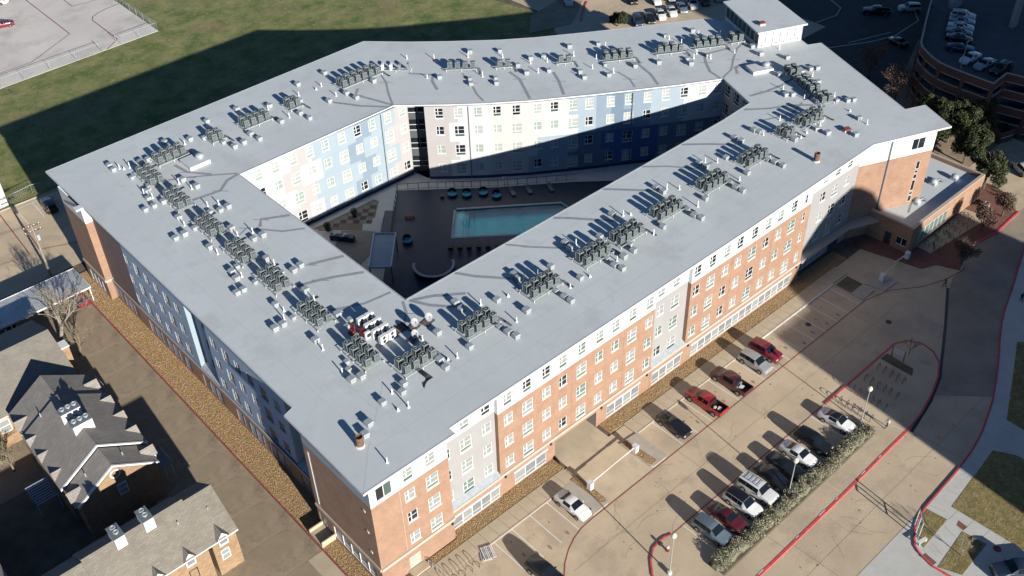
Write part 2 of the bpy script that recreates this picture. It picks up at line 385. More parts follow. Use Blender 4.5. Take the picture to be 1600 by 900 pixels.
struct(MB().sheet([(24, -34.66), (49.3, -34.66), (46, -37.2), (45.2, -38.5), (44.7, -40), (44.9, -60), (24, -60)], .004, 'concrete_pale').build('drive_apron'))
struct(MB().sheet([(92, -15.4), (96, -15.2), (102.4, -13.6), (107, -14.4), (114.6, -14.1), (135, -13), (135, -21), (118, -16.4), (106, -19.1), (96, -22.4), (87.7, -25), (80.4, -28.4), (76.3, -30.2), (73.5, -31.3), (68.5, -26.2), (71.7, -24.9), (76.6, -22.6), (81.9, -20), (89.4, -16.3)], .0045, 'concrete_lot_shade').build('road'))  # darker sheet paints in the shade on this stretch of the lot's concrete
mb = MB(); mb.strip([(89.4, -16.1), (81.9, -20), (76.6, -22.6), (71.7, -24.95), (67.1, -26.3), (60.7, -27.45)], .4, .0075, 'asphalt'); mb.build('gutter_stain', lot)
# stall lines, one object each
meS = MB().box(-.06, .06, -5.25, 0, 0, .004, 'white_paint').mesh('stall_line')
XS = [77.2, 74.5, 71.8, 68.9, 66.3, 63.4, 60.7, 57.9, 55.2, 52.5, 49.8, 47.1, 44.4, 41.6, 38.8, 20.4, 17.7, 14.9, 12.2]
for x in XS: link('stall_line', meS, lot, (x, -4.35, .001))
for x in (29.4, 32.15, 34.95, 37.75, 40.55, 43.3, 46.0, 48.6, 51.9, 54.0): link('stall_line', meS, lot, (x, -17.35, .001))
mb = MB()
mb.strip([(14.4, -16), (14.55, -14), (14.8, -12.9), (16, -11.78), (17.5, -10.82), (19.1, -10.09), (20.7, -9.68), (22.6, -9.57), (78.5, -9.45)], .16, .006, 'red_fade')
mb.build('fire_lane_stripe', lot)
MB().strip([(27.5, -17.3), (56.9, -17.3)], .16, .006, 'red_fade').build('fire_lane_stripe', lot)
MB().strip([(78.5, -9.45), (83, -10.6), (87, -13.4), (91, -14.9), (95, -15.5)], .16, .007, 'red_fade').build('fire_lane_stripe', lot)
# walk and gravel along the front
def slabs(parent, x0, x1, y0, y1, step, z0, z1, m, gap=.02, along='x'):
    n = max(1, round((x1 - x0 if along == 'x' else y1 - y0) / step)); st = (x1 - x0 if along == 'x' else y1 - y0) / n
    me = (MB().box(-st / 2 + gap, st / 2 - gap, -(y1 - y0) / 2, (y1 - y0) / 2, z0 - z1, 0, m) if along == 'x' else MB().box(-(x1 - x0) / 2, (x1 - x0) / 2, -st / 2 + gap, st / 2 - gap, z0 - z1, 0, m)).mesh('slab')
    for k in range(n):
        c = (x0 + st * (k + .5), (y0 + y1) / 2) if along == 'x' else ((x0 + x1) / 2, y0 + st * (k + .5))
        link('slab', me, parent, (c[0], c[1], z1 + rnd.uniform(-.004, .004)))
fw = struct(MB().box(2.6, 25.3, -4.2, -2.05, -.06, .08, 'joint').build('front_walk'))
slabs(fw, 2.6, 25.3, -4.18, -2.07, 1.52, .0, .12, 'concrete_walk')
fw2 = struct(MB().box(35.9, 82, -4.2, -2.05, -.06, .08, 'joint').build('front_walk'))
slabs(fw2, 35.9, 82, -4.18, -2.07, 1.54, .0, .12, 'concrete_walk')
struct(MB().strip([(11.3, -4.29), (23.2, -4.29)], .16, .14, 'kerb_grey', .2).build('kerb'))
struct(MB().strip([(36.2, -4.29), (60.6, -4.29)], .16, .14, 'kerb_grey', .2).build('kerb'))
struct(MB().strip([(60.62, -4.29), (78.3, -4.29)], .18, .15, 'white_paint', .2).build('kerb'))
g2 = struct(MB().box(9.5, 25.6, -2.05, .4, -.06, .07, 'gravel_brown').box(4.4, 9.5, -2.05, -1.05, -.06, .07, 'gravel_brown').box(33.6, 85, -2.05, .4, -.06, .07, 'gravel_brown').build('gravel_bed'))
stones('gravel', [(9.6, 25.4, -2, -.15), (33.8, 84, -2, -.15), (4.5, 9.5, -2, -1.1)], 13000, .07, g2)
# apron of the garage drive, curved kerb islands beside the two barrier gates
struct(MB().sheet([(25.95, -9.4), (33.1, -9.4), (33.1, 6), (25.95, 6)], .005, 'concrete_drive').build('garage_drive'))
def island(poly, inner, m, kerbm='kerb_grey'):
    o = struct(MB().prism(poly, -.08, .13, kerbm).build('kerb_island'))
    MB().prism(inner, .05, .16, m).build('gravel_fill', o)
    return o
i1 = island([(23.3, -4.2), (25.9, -4.0), (25.9, -8.7), (25.75, -9.1), (25.4, -9.35), (22.9, -9.4), (22.9, -9.0), (23.5, -8.6)], [(24.7, -3.9), (25.75, -3.9), (25.75, -8.6), (25.5, -9.0), (24.9, -8.8)], 'gravel_brown')
i2 = island([(33.15, -4.0), (36.0, -4.2), (36.0, -9.0), (35.9, -9.25), (35.6, -9.35), (33.5, -9.35), (33.2, -9.1)], [(33.3, -4.1), (34.2, -4.2), (34.5, -8.9), (33.6, -9.0), (33.3, -8.6)], 'gravel_brown')
stones('gravel', [(33.4, 34.3, -8.6, -4.3), (24.9, 25.7, -8.5, -4)], 500, .16, i2)
# long planted island behind the second row
ISL = [(27.5, -17.4), (26.6, -17.05), (25.9, -17.0), (24.5, -17.2), (23.2, -18), (21.8, -19.5), (21.1, -21.3), (21.2, -24), (22.3, -26.2), (24.5, -27.35), (31.8, -27.4), (45.6, -27.3), (56.5, -27.05), (60.7, -27), (64.5, -26.6), (68.2, -25.8), (71.7, -24.7), (74.3, -23.4), (75.65, -21.7), (76, -19.8), (75.05, -18.2), (73.4, -17.35), (58.6, -17.42), (57, -17.45), (57, -22.6), (27.2, -22.6)]
isl = struct(MB().prism(ISL, -.08, .12, 'concrete_lot', 'kerb_grey').build('planted_island'))
struct(MB().strip(ISL[:10], .2, .14, 'red_paint', .2).build('kerb'))
_k = struct(MB().strip(ISL[9:14], .3, .15, 'red_paint', .2).build('kerb'))
mb = MB()
for x, l_ in ((30.2, .9), (37.1, .5), (41.6, 1.1), (44.9, .4), (50.3, .8), (54.1, .5)): mb.strip([(x, -27.37 + (x - 24.5) * .0098), (x + l_, -27.36 + (x + l_ - 24.5) * .0098)], .1, .1535, 'white_paint', 0, .04)
mb.build('worn_paint', _k)
struct(MB().strip(ISL[13:24], .24, .15, 'red_paint', .2).build('kerb'))
MB().prism([(27.4, -24.75), (56.8, -24.5), (57.4, -22.65), (27.3, -22.65)], .05, .135, 'dirt').build('planting_bed', isl)
mb = MB()
mb.strip([(27.2, -24.85), (56.9, -24.6)], .07, .126, 'joint')
mb.strip([(46.2, -24.9), (46.3, -27.1)], .04, .125, 'white_paint'); mb.strip([(59.2, -24), (60.4, -26.9)], .04, .125, 'white_paint'); mb.strip([(35, -24.9), (35.1, -27.2)], .05, .125, 'joint')
mb.build('joint_seal', isl)
MB().prism([(69.4, -17.6), (70.9, -17.75), (70.75, -21.7), (69.4, -22.3)], .08, .13, 'dirt').build('planting_bed', isl)
# south-east pavement, kerb and dry lawns
EK = [(118, -16.5), (106, -19.2), (96, -22.5), (90.9, -24), (87.7, -25.15), (84.4, -26.6), (80.4, -28.5), (76.3, -30.3), (72.4, -31.8), (69, -32.8), (66.9, -33.4), (63.5, -34.05), (59.2, -34.5), (55.4, -34.65), (51.5, -34.8), (48.95, -35.2), (47.1, -35.9), (45.7, -36.9), (45.3, -37.6), (44.75, -39.6), (44.95, -41.4), (45.6, -46), (46, -60)]
se = struct(MB().prism(EK + [(90, -70), (150, -40), (140, -18)], -.08, .10, 'joint').build('corner_pavement'))
MB().prism(EK + [(90, -70), (150, -40), (140, -18)], .09, .115, 'concrete_pale').build('walk_topping', se)
struct(MB().strip(EK, .2, .15, 'red_paint', .2).build('kerb'))
def lawn(poly): return struct(MB().prism(poly, .1, .14, 'grass_dry').build('lawn'))
lawn([(64.9, -35.8), (58.9, -36.35), (53.6, -36.8), (53.8, -45.3), (60, -52), (67, -45), (66.2, -38)])
lawn([(85.4, -28.5), (78, -31.6), (70.9, -34.5), (70.8, -36.7), (73, -41), (86, -36), (88, -31)])
lawn([(51.3, -35.05), (51.6, -37.4), (46.2, -37.6), (46.4, -36.9), (48, -35.8), (49.6, -35.25)])
lawn([(51.3, -39.4), (51.65, -42.1), (46, -42.3), (45, -40)])
mb = MB()
for k in range(7): mb.strip([(52 + k * 3.4, -34.95 + (.0 if k < 3 else (k - 3) * .22)), (52.4 + k * 3.4, -36.7 + (.0 if k < 3 else (k - 3) * .3))], .03, .1185, 'joint')
for k in range(6): mb.strip([(51.7, -37.5 - k * 1.9), (53.6, -37.6 - k * 1.9)], .03, .1185, 'joint')
for k in range(4): mb.strip([(46 + k * 1.5, -37.65), (45.2 + k * 1.6, -39.5)], .03, .1185, 'joint')
mb.build('joint_seal', se)
MB().prism([(44.95, -38.0), (45.7, -38.1), (45.5, -39.6), (44.85, -39.5)], .11, .119, 'brick_paving').build('tactile_mat', se)
MB().prism([(51.6, -38.5), (52.4, -38.3), (52.3, -39.5), (51.5, -39.4)], .11, .119, 'brick_paving').build('tactile_mat', se)
# brick plaza round the low annex, street and far lot
pz = struct(MB().prism([(88.5, -2.2), (90.7, -11.1), (93.1, -12.1), (94.4, -15.3), (98.6, -14.0), (102.4, -13.5), (107, -14.2), (114.2, -13.9), (117.8, -10.6), (118.7, -7.4), (116, 3), (92, 3)], -.05, .10, 'brick_paving').build('brick_plaza'))
MB().prism([(95, -7.85), (109.2, -7.85), (109.6, -11.6), (94.9, -10.1)], .05, .112, 'concrete_walk').build('paving_inset', pz)
struct(MB().strip([(94.4, -15.3), (98.6, -14.1), (102.4, -13.5)], .2, .14, 'kerb_grey', .2).build('kerb'))
struct(MB().strip([(102.4, -13.5), (107, -14.3), (114.6, -14.0)], .3, .16, 'red_paint', .24).build('kerb'))
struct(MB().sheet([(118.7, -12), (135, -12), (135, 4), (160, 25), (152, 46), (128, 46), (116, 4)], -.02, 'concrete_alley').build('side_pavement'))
struct(MB().sheet([(112, 24), (128, 18), (240, 60), (260, 120), (150, 120), (150, 56), (116, 44)], -.008, 'asphalt').build('street'))
NL = struct(MB().sheet([(104, 46), (150, 46), (150, 140), (112, 140), (113, 92), (108, 84)], 0, 'concrete_lot').build('rear_lot'))
mb = MB(); mb.strip([(121.1, 78.9), (129.8, 82.9), (129.5, 73.3), (152, 64)], .16, .004, 'white_paint'); mb.build('stall_line', NL)
struct(MB().strip([(115.8, 84.5), (119, 87.2), (124, 90.6)], .35, .16, 'red_paint', .2).build('kerb'))
struct(MB().prism([(104, 88), (113.5, 85), (119, 88.5), (123.5, 91.5), (121, 96), (110, 94)], -.05, .1, 'concrete_alley').build('traffic_island'))
mb = MB()
mb.strip([(142, 40), (150, 35.7), (156, 33.5), (166, 34), (172, 39)], .2, .008, 'white_paint'); mb.strip([(147, 38.4), (157, 35)], .15, .008, 'white_paint')
mb.strip([(150, 48.5), (156, 47.5), (160, 49), (162, 53)], .3, .1, 'kerb_grey', .12)
struct(mb.build('street_marking'))
# ================================================================ THE APARTMENT BUILDING
B = thing('apartment_building', 'large ring shaped five storey apartment block with pale flat roof round a pool court', 'building')
ZR = 16.7
OUTER = [(-1.2, -1.1), (10.5, -1.15), (10.5, -.15), (60, -.1), (90, .2), (102.5, -4.9), (105.5, 1.1), (102.2, 2.5), (112.2, 24.3), (110, 25.5), (113.2, 33), (105.6, 44.5), (96.7, 49.6), (87.7, 55.1), (80, 60), (74.7, 63.9), (68.1, 69.8), (63.3, 74.4), (57.7, 80.3), (.3, 78.7), (.25, 13.8), (-1.05, 13.4)]
INNER = [(19.9, 19.5), (19.95, 58.2), (47.8, 58.6), (54, 52.8), (58.3, 49.05), (64, 44.6), (72.5, 38.9), (84, 31.75), (90.7, 27.95), (87.3, 20.05), (80, 19.6)]
def ring(outer, inner, z0, z1, top, side, bot):
    mb = MB(); n = len(outer); k = len(inner); pts = outer + inner
    mb.v = [(p[0], p[1], z1) for p in pts] + [(p[0], p[1], z0) for p in pts]; N = n + k
    for t in tessellate_polygon([[Vector((p[0], p[1], 0)) for p in outer], [Vector((p[0], p[1], 0)) for p in inner]]):
        a, b, c = (pts[i] for i in t)
        if (b[0] - a[0]) * (c[1] - a[1]) - (b[1] - a[1]) * (c[0] - a[0]) < 0: t = t[::-1]
        mb.f.append(tuple(t)); mb.m.append(mb.mi(top)); mb.f.append(tuple(i + N for i in t[::-1])); mb.m.append(mb.mi(bot))
    for i in range(n): j = (i + 1) % n; mb.f.append((N + i, N + j, j, i)); mb.m.append(mb.mi(side))
    for i in range(k): j = (i + 1) % k; mb.f.append((N + n + j, N + n + i, n + i, n + j)[::-1] if False else (n + i, n + j, N + n + j, N + n + i)); mb.m.append(mb.mi(side))
    return mb
roof = ring(OUTER, INNER, ZR - .28, ZR, 'roof_membrane', 'white_panel', 'white_panel').build('roof', B)
mb = MB()
mb.strip(OUTER + OUTER[:1], .13, ZR + .016, 'roof_edge', .012, .075); mb.strip(INNER + INNER[:1], .16, ZR + .05, 'galv', .045, -.08)
mb.build('roof_edging', roof)

# --- window meshes: local x along wall, y inward, z up from the sill
def winmesh(w, h, low, fm='white_trim'):
    fr = MB(); t = .075; y0, y1 = .035, .115
    fr.box(-w / 2, w / 2, y0, y1, 0, t, fm).box(-w / 2, w / 2, y0, y1, h - t, h, fm)
    fr.box(-w / 2, -w / 2 + t, y0, y1, t, h - t, fm).box(w / 2 - t, w / 2, y0, y1, t, h - t, fm)
    lz = low if low else t
    if low: fr.box(-w / 2 + t, w / 2 - t, y0 + .002, y1, low - .05, low + .05, fm); lz = low + .05
    mx = -w / 2 + .36 * w
    fr.box(mx - .055, mx + .055, y0 + .003, y1, lz, h - t, fm)
    fr.box(-w / 2 + t, mx - .055, y0 + .012, y1, (lz + h) / 2 - .035, (lz + h) / 2 + .035, fm); fr.box(mx + .055, w / 2 - t, y0 + .012, y1, (lz + h) / 2 - .025, (lz + h) / 2 + .025, fm)
    fr.box(-w / 2 - .06, w / 2 + .06, -.05, .05, -.09, -.002, fm)
    return fr.mesh('window_frame')
def panemesh(w, h, low, up, lo):
    p = MB(); t = .03
    z = low if low else .02
    p.face([(-w / 2 + t, .092, z), (w / 2 - t, .092, z), (w / 2 - t, .092, h - t), (-w / 2 + t, .092, h - t)], up)
    if low: p.face([(-w / 2 + t, .092, .02), (w / 2 - t, .092, .02), (w / 2 - t, .092, low - .001), (-w / 2 + t, .092, low - .001)], lo)
    return p.mesh('window_pane')
KIND = {'s': (1.3, 1.55, 0), 'b': (1.62, 2.0, .55), 'w': (1.3, 1.8, .55), 'n': (.85, 1.5, 0)}
WF = {k: winmesh(*v) for k, v in KIND.items()}; WG = {k: winmesh(*v, 'curb_grey') for k, v in KIND.items()}
WP = {k: [panemesh(*v, u, l) for u, l in (('blind', 'blind_green'), ('blind', 'blind'), ('blind_green', 'blind_green'), ('blind', 'blind_green'), ('glass_dark', 'glass_green'), ('glass_dark', 'glass_dark'), ('blind', 'glass_green'), ('blind_pale', 'blind_mint'), ('blind_pale', 'blind_pale'), ('blind_mint', 'blind_mint'))] for k, v in KIND.items()}
def wall(name, p0, p1, z0, z1, ops, matfn, xs=(), zs=(), depth=.12, parent=B):
    """flat wall with real openings; ops = (s0, s1, z0, z1); outside is on the right of p0->p1"""
    L = math.hypot(p1[0] - p0[0], p1[1] - p0[1]); ux, uy = (p1[0] - p0[0]) / L, (p1[1] - p0[1]) / L; nx, ny = -uy, ux
    P = lambda s, z, d=0: (p0[0] + ux * s + nx * d, p0[1] + uy * s + ny * d, z)
    ss = sorted({0, L, *(round(max(0, min(L, v)), 4) for o in ops for v in o[:2]), *[x for x in xs if 0 < x < L]}); zz = sorted({z0, z1, *(round(v, 4) for o in ops for v in o[2:4]), *[z for z in zs if z0 < z < z1]})
    mb = MB()
    for a, b in zip(ss, ss[1:]):
        if b - a < 1e-4: continue
        for c, d in zip(zz, zz[1:]):
            if d - c < 1e-4: continue
            ms, mz = (a + b) / 2, (c + d) / 2
            if any(o[0] < ms < o[1] and o[2] < mz < o[3] for o in ops): continue
            mb.face([P(a, c), P(b, c), P(b, d), P(a, d)], matfn(ms, mz))
    for o in ops:
        a, b, c, d = o; m = matfn((a + b) / 2, d + .01) if d + .01 < z1 else matfn((a + b) / 2, c - .01)
        mb.face([P(a, c), P(a, d), P(a, d, depth), P(a, c, depth)][::-1], m); mb.face([P(b, d), P(b, c), P(b, c, depth), P(b, d, depth)][::-1], m)
        mb.face([P(a, d), P(b, d), P(b, d, depth), P(a, d, depth)][::-1], m); mb.face([P(b, c), P(a, c), P(a, c, depth), P(b, c, depth)][::-1], m)
    return mb.build(name, parent)
def windows(p0, p1, wl, seed=1, dark=.18, light=False, frames=None):
    """wl = (s, sill z, kind); returns the openings and hangs the windows"""
    L = math.hypot(p1[0] - p0[0], p1[1] - p0[1]); ux, uy = (p1[0] - p0[0]) / L, (p1[1] - p0[1]) / L; rz = math.atan2(uy, ux)
    r = random.Random(seed); ops = []
    for s, z, k in wl:
        w, h, low = KIND[k]
        o = link('window', (frames or WF)[k], B, (p0[0] + ux * s, p0[1] + uy * s, z), rz)
        link('pane', WP[k][r.choice((4, 5)) if r.random() < dark else r.choice((7, 8, 7, 9) if light else (0, 1, 2, 3, 6))], o)
        ops.append((s - w / 2, s + w / 2, z, z + h))
    return ops
ROWT = [5.95, 9.4, 12.85]
def col(s, k, rows=3): return [(s, t - KIND[k][1], k) for t in ROWT[:rows]]
def trow(s, k='w'): return [(s, 14.28, k)]
def bw(s, z): return 'brick_orange' if z < 13.72 else 'white_panel'
def gw(s, z): return 'grey_panel' if z < 13.9 else 'white_panel'
def band(p0, p1, z=3.28, h=.42, d=.14, m='stone_band'):
    L = math.hypot(p1[0] - p0[0], p1[1] - p0[1]); rz = math.atan2(p1[1] - p0[1], p1[0] - p0[0])
    return MB().box(0, L, -d, -.003, 0, h, m).build('stone_course', B, (p0[0], p0[1], z), rz)
TOP = ZR - .28
# --- front (south) facade
p0, p1 = (-.55, -.92), (9.4, -.92)
ops = windows(p0, p1, col(4.77, 's') + col(7.7, 'b') + trow(4.8) + trow(7.7), 3)
cw = (.75, 2.75, 14.15, 16.1)
wall('facade', p0, p1, 0, TOP, ops + [cw, (3.55, 5.15, .05, 2.3)], bw, zs=[13.72])
co_ = link('window', MB().box(0, 2.0, .02, .12, 0, .08, 'white_trim').box(0, 2, .02, .12, 1.87, 1.95, 'white_trim').box(0, .08, .02, .12, .08, 1.87, 'white_trim').box(1.92, 2, .02, .12, .08, 1.87, 'white_trim').box(.96, 1.04, .02, .12, .08, 1.87, 'white_trim').mesh('window_frame'), B, (.2, -.92, 14.15))
MB().face([(.08, .1, .08), (.96, .1, .08), (.96, .1, 1.87), (.08, .1, 1.87)], 'glass_dark').face([(1.04, .1, .08), (1.92, .1, .08), (1.92, .1, 1.87), (1.04, .1, 1.87)], 'glass_green').build('pane', co_)
dr = MB().box(3.55, 5.15, .05, .12, .05, 2.3, 'stone_band').box(4.33, 4.37, .03, .05, .05, 2.3, 'wall_beige').build('service_door', B, (-.55, -.92, 0))
MB().box(4.45, 4.5, .0, .05, 1.0, 1.2, 'galv').build('handle', dr)
band(p0, p1)
wall('facade', (9.4, -.92), (9.4, .55), 0, TOP, [], bw, zs=[13.72]); band((9.4, -1.05), (9.4, -.16))
for x0, x1, cols in ((9.4, 17.2, ((13.0, 'b'), (16.0, 's'), (10.35, 'n'))), (43, 49.8, ((44.75, 's'), (47.55, 'b')))):
    p0, p1 = (x0, .55), (x1, .55); wl = []
    for x, k in cols: wl += col(x - x0, k); wl += trow(x - x0) if k != 'n' else []
    wall('facade', p0, p1, 3.3, TOP, windows(p0, p1, wl, int(x0)), gw, zs=[13.9])
    wall('facade', (x1, .55), (x1, 0), 3.3, TOP, [], bw, zs=[13.72])
    if x0 > 20: wall('facade', (x0, 0), (x0, .55), 3.3, TOP, [], bw, zs=[13.72])
    lg = MB(); lg.face([(x0 + .02, -.16, 3.72), (x1 - .02, -.16, 3.72), (x1 - .02, .545, 4.15), (x0 + .02, .545, 4.15)], 'galv')
    k = x0 + .7
    while k < x1: lg.box(k - .02, k + .02, -.15, .5, 3.74, 3.79, 'galv', T=Matrix.Translation((0, 0, 0))); k += 1.1
    lg.build('metal_ledge', B)
def storefront(p0, p1, s0, s1, z0=.25, z1=2.35, step=1.5, deep=.1, door=None, glass='screen_grey', fm='white_trim', alt='blind'):
    L = math.hypot(p1[0] - p0[0], p1[1] - p0[1]); rz = math.atan2(p1[1] - p0[1], p1[0] - p0[0]); n = max(1, round((s1 - s0) / step)); st = (s1 - s0) / n
    f = MB(); t = .06
    f.box(s0, s1, .03, .13, z0, z0 + .1, fm).box(s0, s1, .03, .13, z1 - .12, z1, fm)
    for k in range(n + 1): x = s0 + k * st; f.box(max(s0, x - t), min(s1, x + t), .035, .13, z0 + .1, z1 - .12, fm)
    f.box(s0, s1, .05, .12, z0 + .62, z0 + .68, fm)
    o = f.build('storefront', B, (p0[0], p0[1], 0), rz)
    for k in range(n):
        x = s0 + k * st; MB().face([(x + t, .1, z0 + .1), (x + st - t, .1, z0 + .1), (x + st - t, .1, z1 - .12), (x + t, .1, z1 - .12)], glass if (k * 7 + n) % 3 else alt).build('pane', o)
    return (s0, s1, z0, z1)
# ground floor of the recess
op = storefront((9.4, -.12), (17.2, -.12), .5, 7.5)
wall('facade', (9.4, -.12), (17.2, -.12), 0, 3.3, [op], lambda s, z: 'brick_orange'); band((9.55, -.12), (17.2, -.12), 3.3, .4, .1)
MB().box(9.6, 17.0, -.26, -.13, 2.38, 2.62, 'white_trim').build('lintel', B)
p0, p1 = (17.2, 0), (43, 0); wl = []
for x, k in ((18.75, 's'), (21.65, 'b'), (24.6, 's'), (27.25, 's'), (30.3, 'b'), (33.25, 's'), (36, 's'), (38.95, 'b'), (42, 's')): wl += col(x - 17.2, k) + trow(x - 17.2)
ops = windows(p0, p1, wl, 11)
ops += [storefront(p0, p1, 2.2, 7.3), storefront(p0, p1, 17.8, 23.8), (8.75, 15.9, 0, 2.75)]
wall('facade', p0, p1, 0, TOP, ops, bw, zs=[13.72]); band(p0, p1)
MB().box(19.2, 24.7, -.12, -.004, 2.4, 2.62, 'white_trim').box(34.9, 41.1, -.12, -.004, 2.4, 2.62, 'white_trim').build('lintel', B)
bay = MB().face([(25.95, .12, 2.75), (33.1, .12, 2.75), (33.1, 9, 2.75), (25.95, 9, 2.75)], 'grey_panel').face([(25.95, .12, 0), (25.95, 9, 0), (25.95, 9, 2.75), (25.95, .12, 2.75)], 'grey_panel').face([(33.1, .12, 0), (33.1, 9, 0), (33.1, 9, 2.75), (33.1, .12, 2.75)], 'grey_panel').face([(25.95, 9, 0), (33.1, 9, 0), (33.1, 9, 2.75), (25.95, 9, 2.75)], 'wall_navy')
bay.build('garage_entry', B)
op = storefront((43, -.02), (49.8, -.02), .4, 6.2)
wall('facade', (43, -.02), (49.8, -.02), 0, 3.3, [op], lambda s, z: 'brick_orange'); band((43, -.0), (49.8, -.0))
MB().box(43.3, 49.3, -.14, -.03, 2.4, 2.62, 'white_trim').build('lintel', B)
p0, p1 = (49.8, 0), (75.3, 0); wl = []
for x, k in ((50.95, 's'), (53.85, 'b'), (56.75, 's'), (59.45, 's'), (62.5, 'b'), (65.4, 's'), (68.1, 's'), (71.15, 'b'), (73.85, 'n')): wl += col(x - 49.8, k) + trow(x - 49.8, 'n' if k == 'n' else 'w')
ops = windows(p0, p1, wl, 17) + [storefront(p0, p1, 1.4, 23.5, .35)]
wall('facade', p0, p1, 0, TOP, ops, bw, zs=[13.72]); band(p0, p1)
MB().box(51.1, 73.4, -.12, -.004, 2.4, 2.62, 'white_trim').build('lintel', B)
wall('facade', (75.3, 0), (75.3, 1.0), 0, TOP, [], bw, zs=[13.72])
p0, p1 = (75.3, 1.0), (88.6, 1.0); wl = []
for x, k in ((80.0, 's'), (83.0, 'b'), (86.0, 's')): wl += col(x - 75.3, k) + trow(x - 75.3)
ops = windows(p0, p1, wl, 5, .55) + [storefront(p0, p1, 1.0, 7.5, .2, 2.7), (9, 11.8, 0, 2.6)]
wall('facade', p0, p1, 0, TOP, ops, gw, zs=[13.9])
MB().box(84.4, 87.0, 1.05, 1.1, 0, 2.6, 'wall_navy').build('garage_door', B)
MB().prism([(75.3, .99), (88.6, .99), (92.2, -.6), (92.2, -2.3), (87.4, -.3), (75.3, -.3)], 3.2, 3.65, 'grey_panel', 'stone_band').build('entry_canopy', B)
# angled tower at the east end
p0, p1 = (88.6, 1.0), (100.35, -3.94)
def tw(s, z): return ('wall_navy' if abs(s - 5.05) < .17 and z < 13.3 else 'grey_steel' if abs(s - 5.05) < .2 and z > 13.3 else 'brick_orange' if z < 13.2 else 'white_panel')
slots = [(10.45, 11.1, 4.4 + k * 1.25, 4.4 + k * 1.25 + q) for k, q in ((0, 1.1), (1, .5), (1.6, 1.9), (3.3, .8), (4.1, .5), (4.7, 1.4))]
twin = (8.8, 10.9, 13.95, 15.85)
wall('facade', p0, p1, 0, TOP, slots + [twin], tw, xs=[4.85, 4.88, 5.22, 5.25], zs=[13.2, 13.3])
rzt = math.atan2(-4.94, 11.75)
f = MB().box(8.8, 10.9, .03, .12, 13.95, 14.03, 'white_trim').box(8.8, 10.9, .03, .12, 15.77, 15.85, 'white_trim').box(9.81, 9.89, .03, .12, 14.03, 15.77, 'white_trim').build('window', B, (*p0, 0), rzt)
MB().face([(8.8, .1, 13.95), (10.9, .1, 13.95), (10.9, .1, 15.85), (8.8, .1, 15.85)], 'glass_dark').build('pane', f)
for a, b, c, d in slots:
    f = MB().box(a, b, .02, .1, c, c + .05, 'white_trim').box(a, b, .02, .1, d - .05, d, 'white_trim').box(a, a + .06, .02, .1, c + .05, d - .05, 'white_trim').box(b - .06, b, .02, .1, c + .05, d - .05, 'white_trim').build('window', B, (*p0, 0), rzt)
    MB().face([(a, .1, c), (b, .1, c), (b, .1, d), (a, .1, d)], 'glass_dark').build('pane', f)
# plain outer walls towards the field and the street
EAST = [(100.35, -3.94), (101.8, 2.2), (111, 24), (109, 25.2), (112, 33), (104.6, 43.6), (96, 48.6), (87, 54.2), (79.3, 59), (73.8, 63.2), (67.3, 69), (62.4, 73.6), (57, 75.2), (.05, 74.1)]
for a, b in zip(EAST, EAST[1:]): wall('facade', a, b, 0, TOP, [], lambda s, z: 'brick_orange' if z < 10 else 'wall_pale', zs=[10])
# --- alley (west) facade
def wc(s, z): return 'wall_slate'
wall('facade', (.05, 74.1), (.05, 66.6), 0, TOP, [(1.2, 6.5, .3, 2.4)], bw, zs=[13.72]); band((.05, 74.1), (.05, 66.6))
storefront((.05, 74.1), (.05, 66.6), 1.2, 6.5, .3, 2.4, glass='wall_slate', fm='wall_beige', alt='screen_grey')
wall('facade', (.05, 66.6), (1.1, 66.6), 0, TOP, [], bw, zs=[13.72]); band((.05, 66.6), (1.1, 66.6))
MB().box(-.75, .9, 66.0, 67.0, TOP - .01, ZR - .003, 'white_panel').build('roof_fin', B)
WL = {(66.6, 57.9): [], (57.9, 40.5): [57.2, 54.25, 51.4, 48.7, 45.95, 43.1], (35.5, 17.6): [34.05, 31.1, 28.3, 25.4, 22.5, 19.6]}
for (a, b), cs in WL.items():
    p0, p1 = (1.1, a), (1.1, b)
    ops = windows(p0, p1, [w_ for i, y in enumerate(cs) for w_ in col(a - y, 'b' if i % 3 == 1 else 's')], int(a), .9, False, WG)
    wall('facade', p0, p1, 3.3, TOP, ops, (lambda s, z: 'wall_taupe') if a == 66.6 else wc)
for y0, y1 in ((40.5, 35.5), (17.6, 11.5)):
    p0, p1 = (2.0, y0), (2.0, y1)
    wall('facade', p0, p1, 3.3, TOP, windows(p0, p1, col((y0 - y1) / 2, 's'), int(y0), .9, False, WG), wc)
    wall('facade', (1.1, y0), (2.0, y0), 3.3, TOP, [], lambda s, z: 'wall_pale'); 
    if y0 > 30: wall('facade', (2.0, y1), (1.1, y1), 3.3, TOP, [], wc)
    MB().face([(1.0, y0 - .01, 3.72), (1.0, y1 + .01, 3.72), (1.99, y1 + .01, 4.2), (1.99, y0 - .01, 4.2)], 'galv').build('metal_ledge', B)
ops = []; PW = ((66.4, 59.1), (55.6, 43.8), (40.5, 35.4), (31.9, 19.6), (17.2, 12.2))
for a, b in PW: ops.append(storefront((.95, 66.6), (.95, 11.5), 66.6 - a, 66.6 - b, .35, 2.55, 1.6, glass='wall_slate', fm='wall_taupe', alt='screen_grey'))
wall('facade', (.95, 66.6), (.95, 11.5), 0, 3.3, ops, lambda s, z: 'brick_orange'); band((.95, 66.6), (.95, 11.6), 3.3, .42, .1, 'wall_beige')
sl_ = [(.7, 1.35, 4.0, 12.9)]
wall('facade', (-.55, 11.5), (-.55, -.92), 0, TOP, sl_ + [(.35, 1.9, .05, 2.35), (3.2, 11.3, .5, 2.5)], lambda s, z: 'brick_orange' if z < 13.72 else 'wall_pale', zs=[13.72]); band((-.55, 11.5), (-.55, -.92), 3.28, .42, .14)
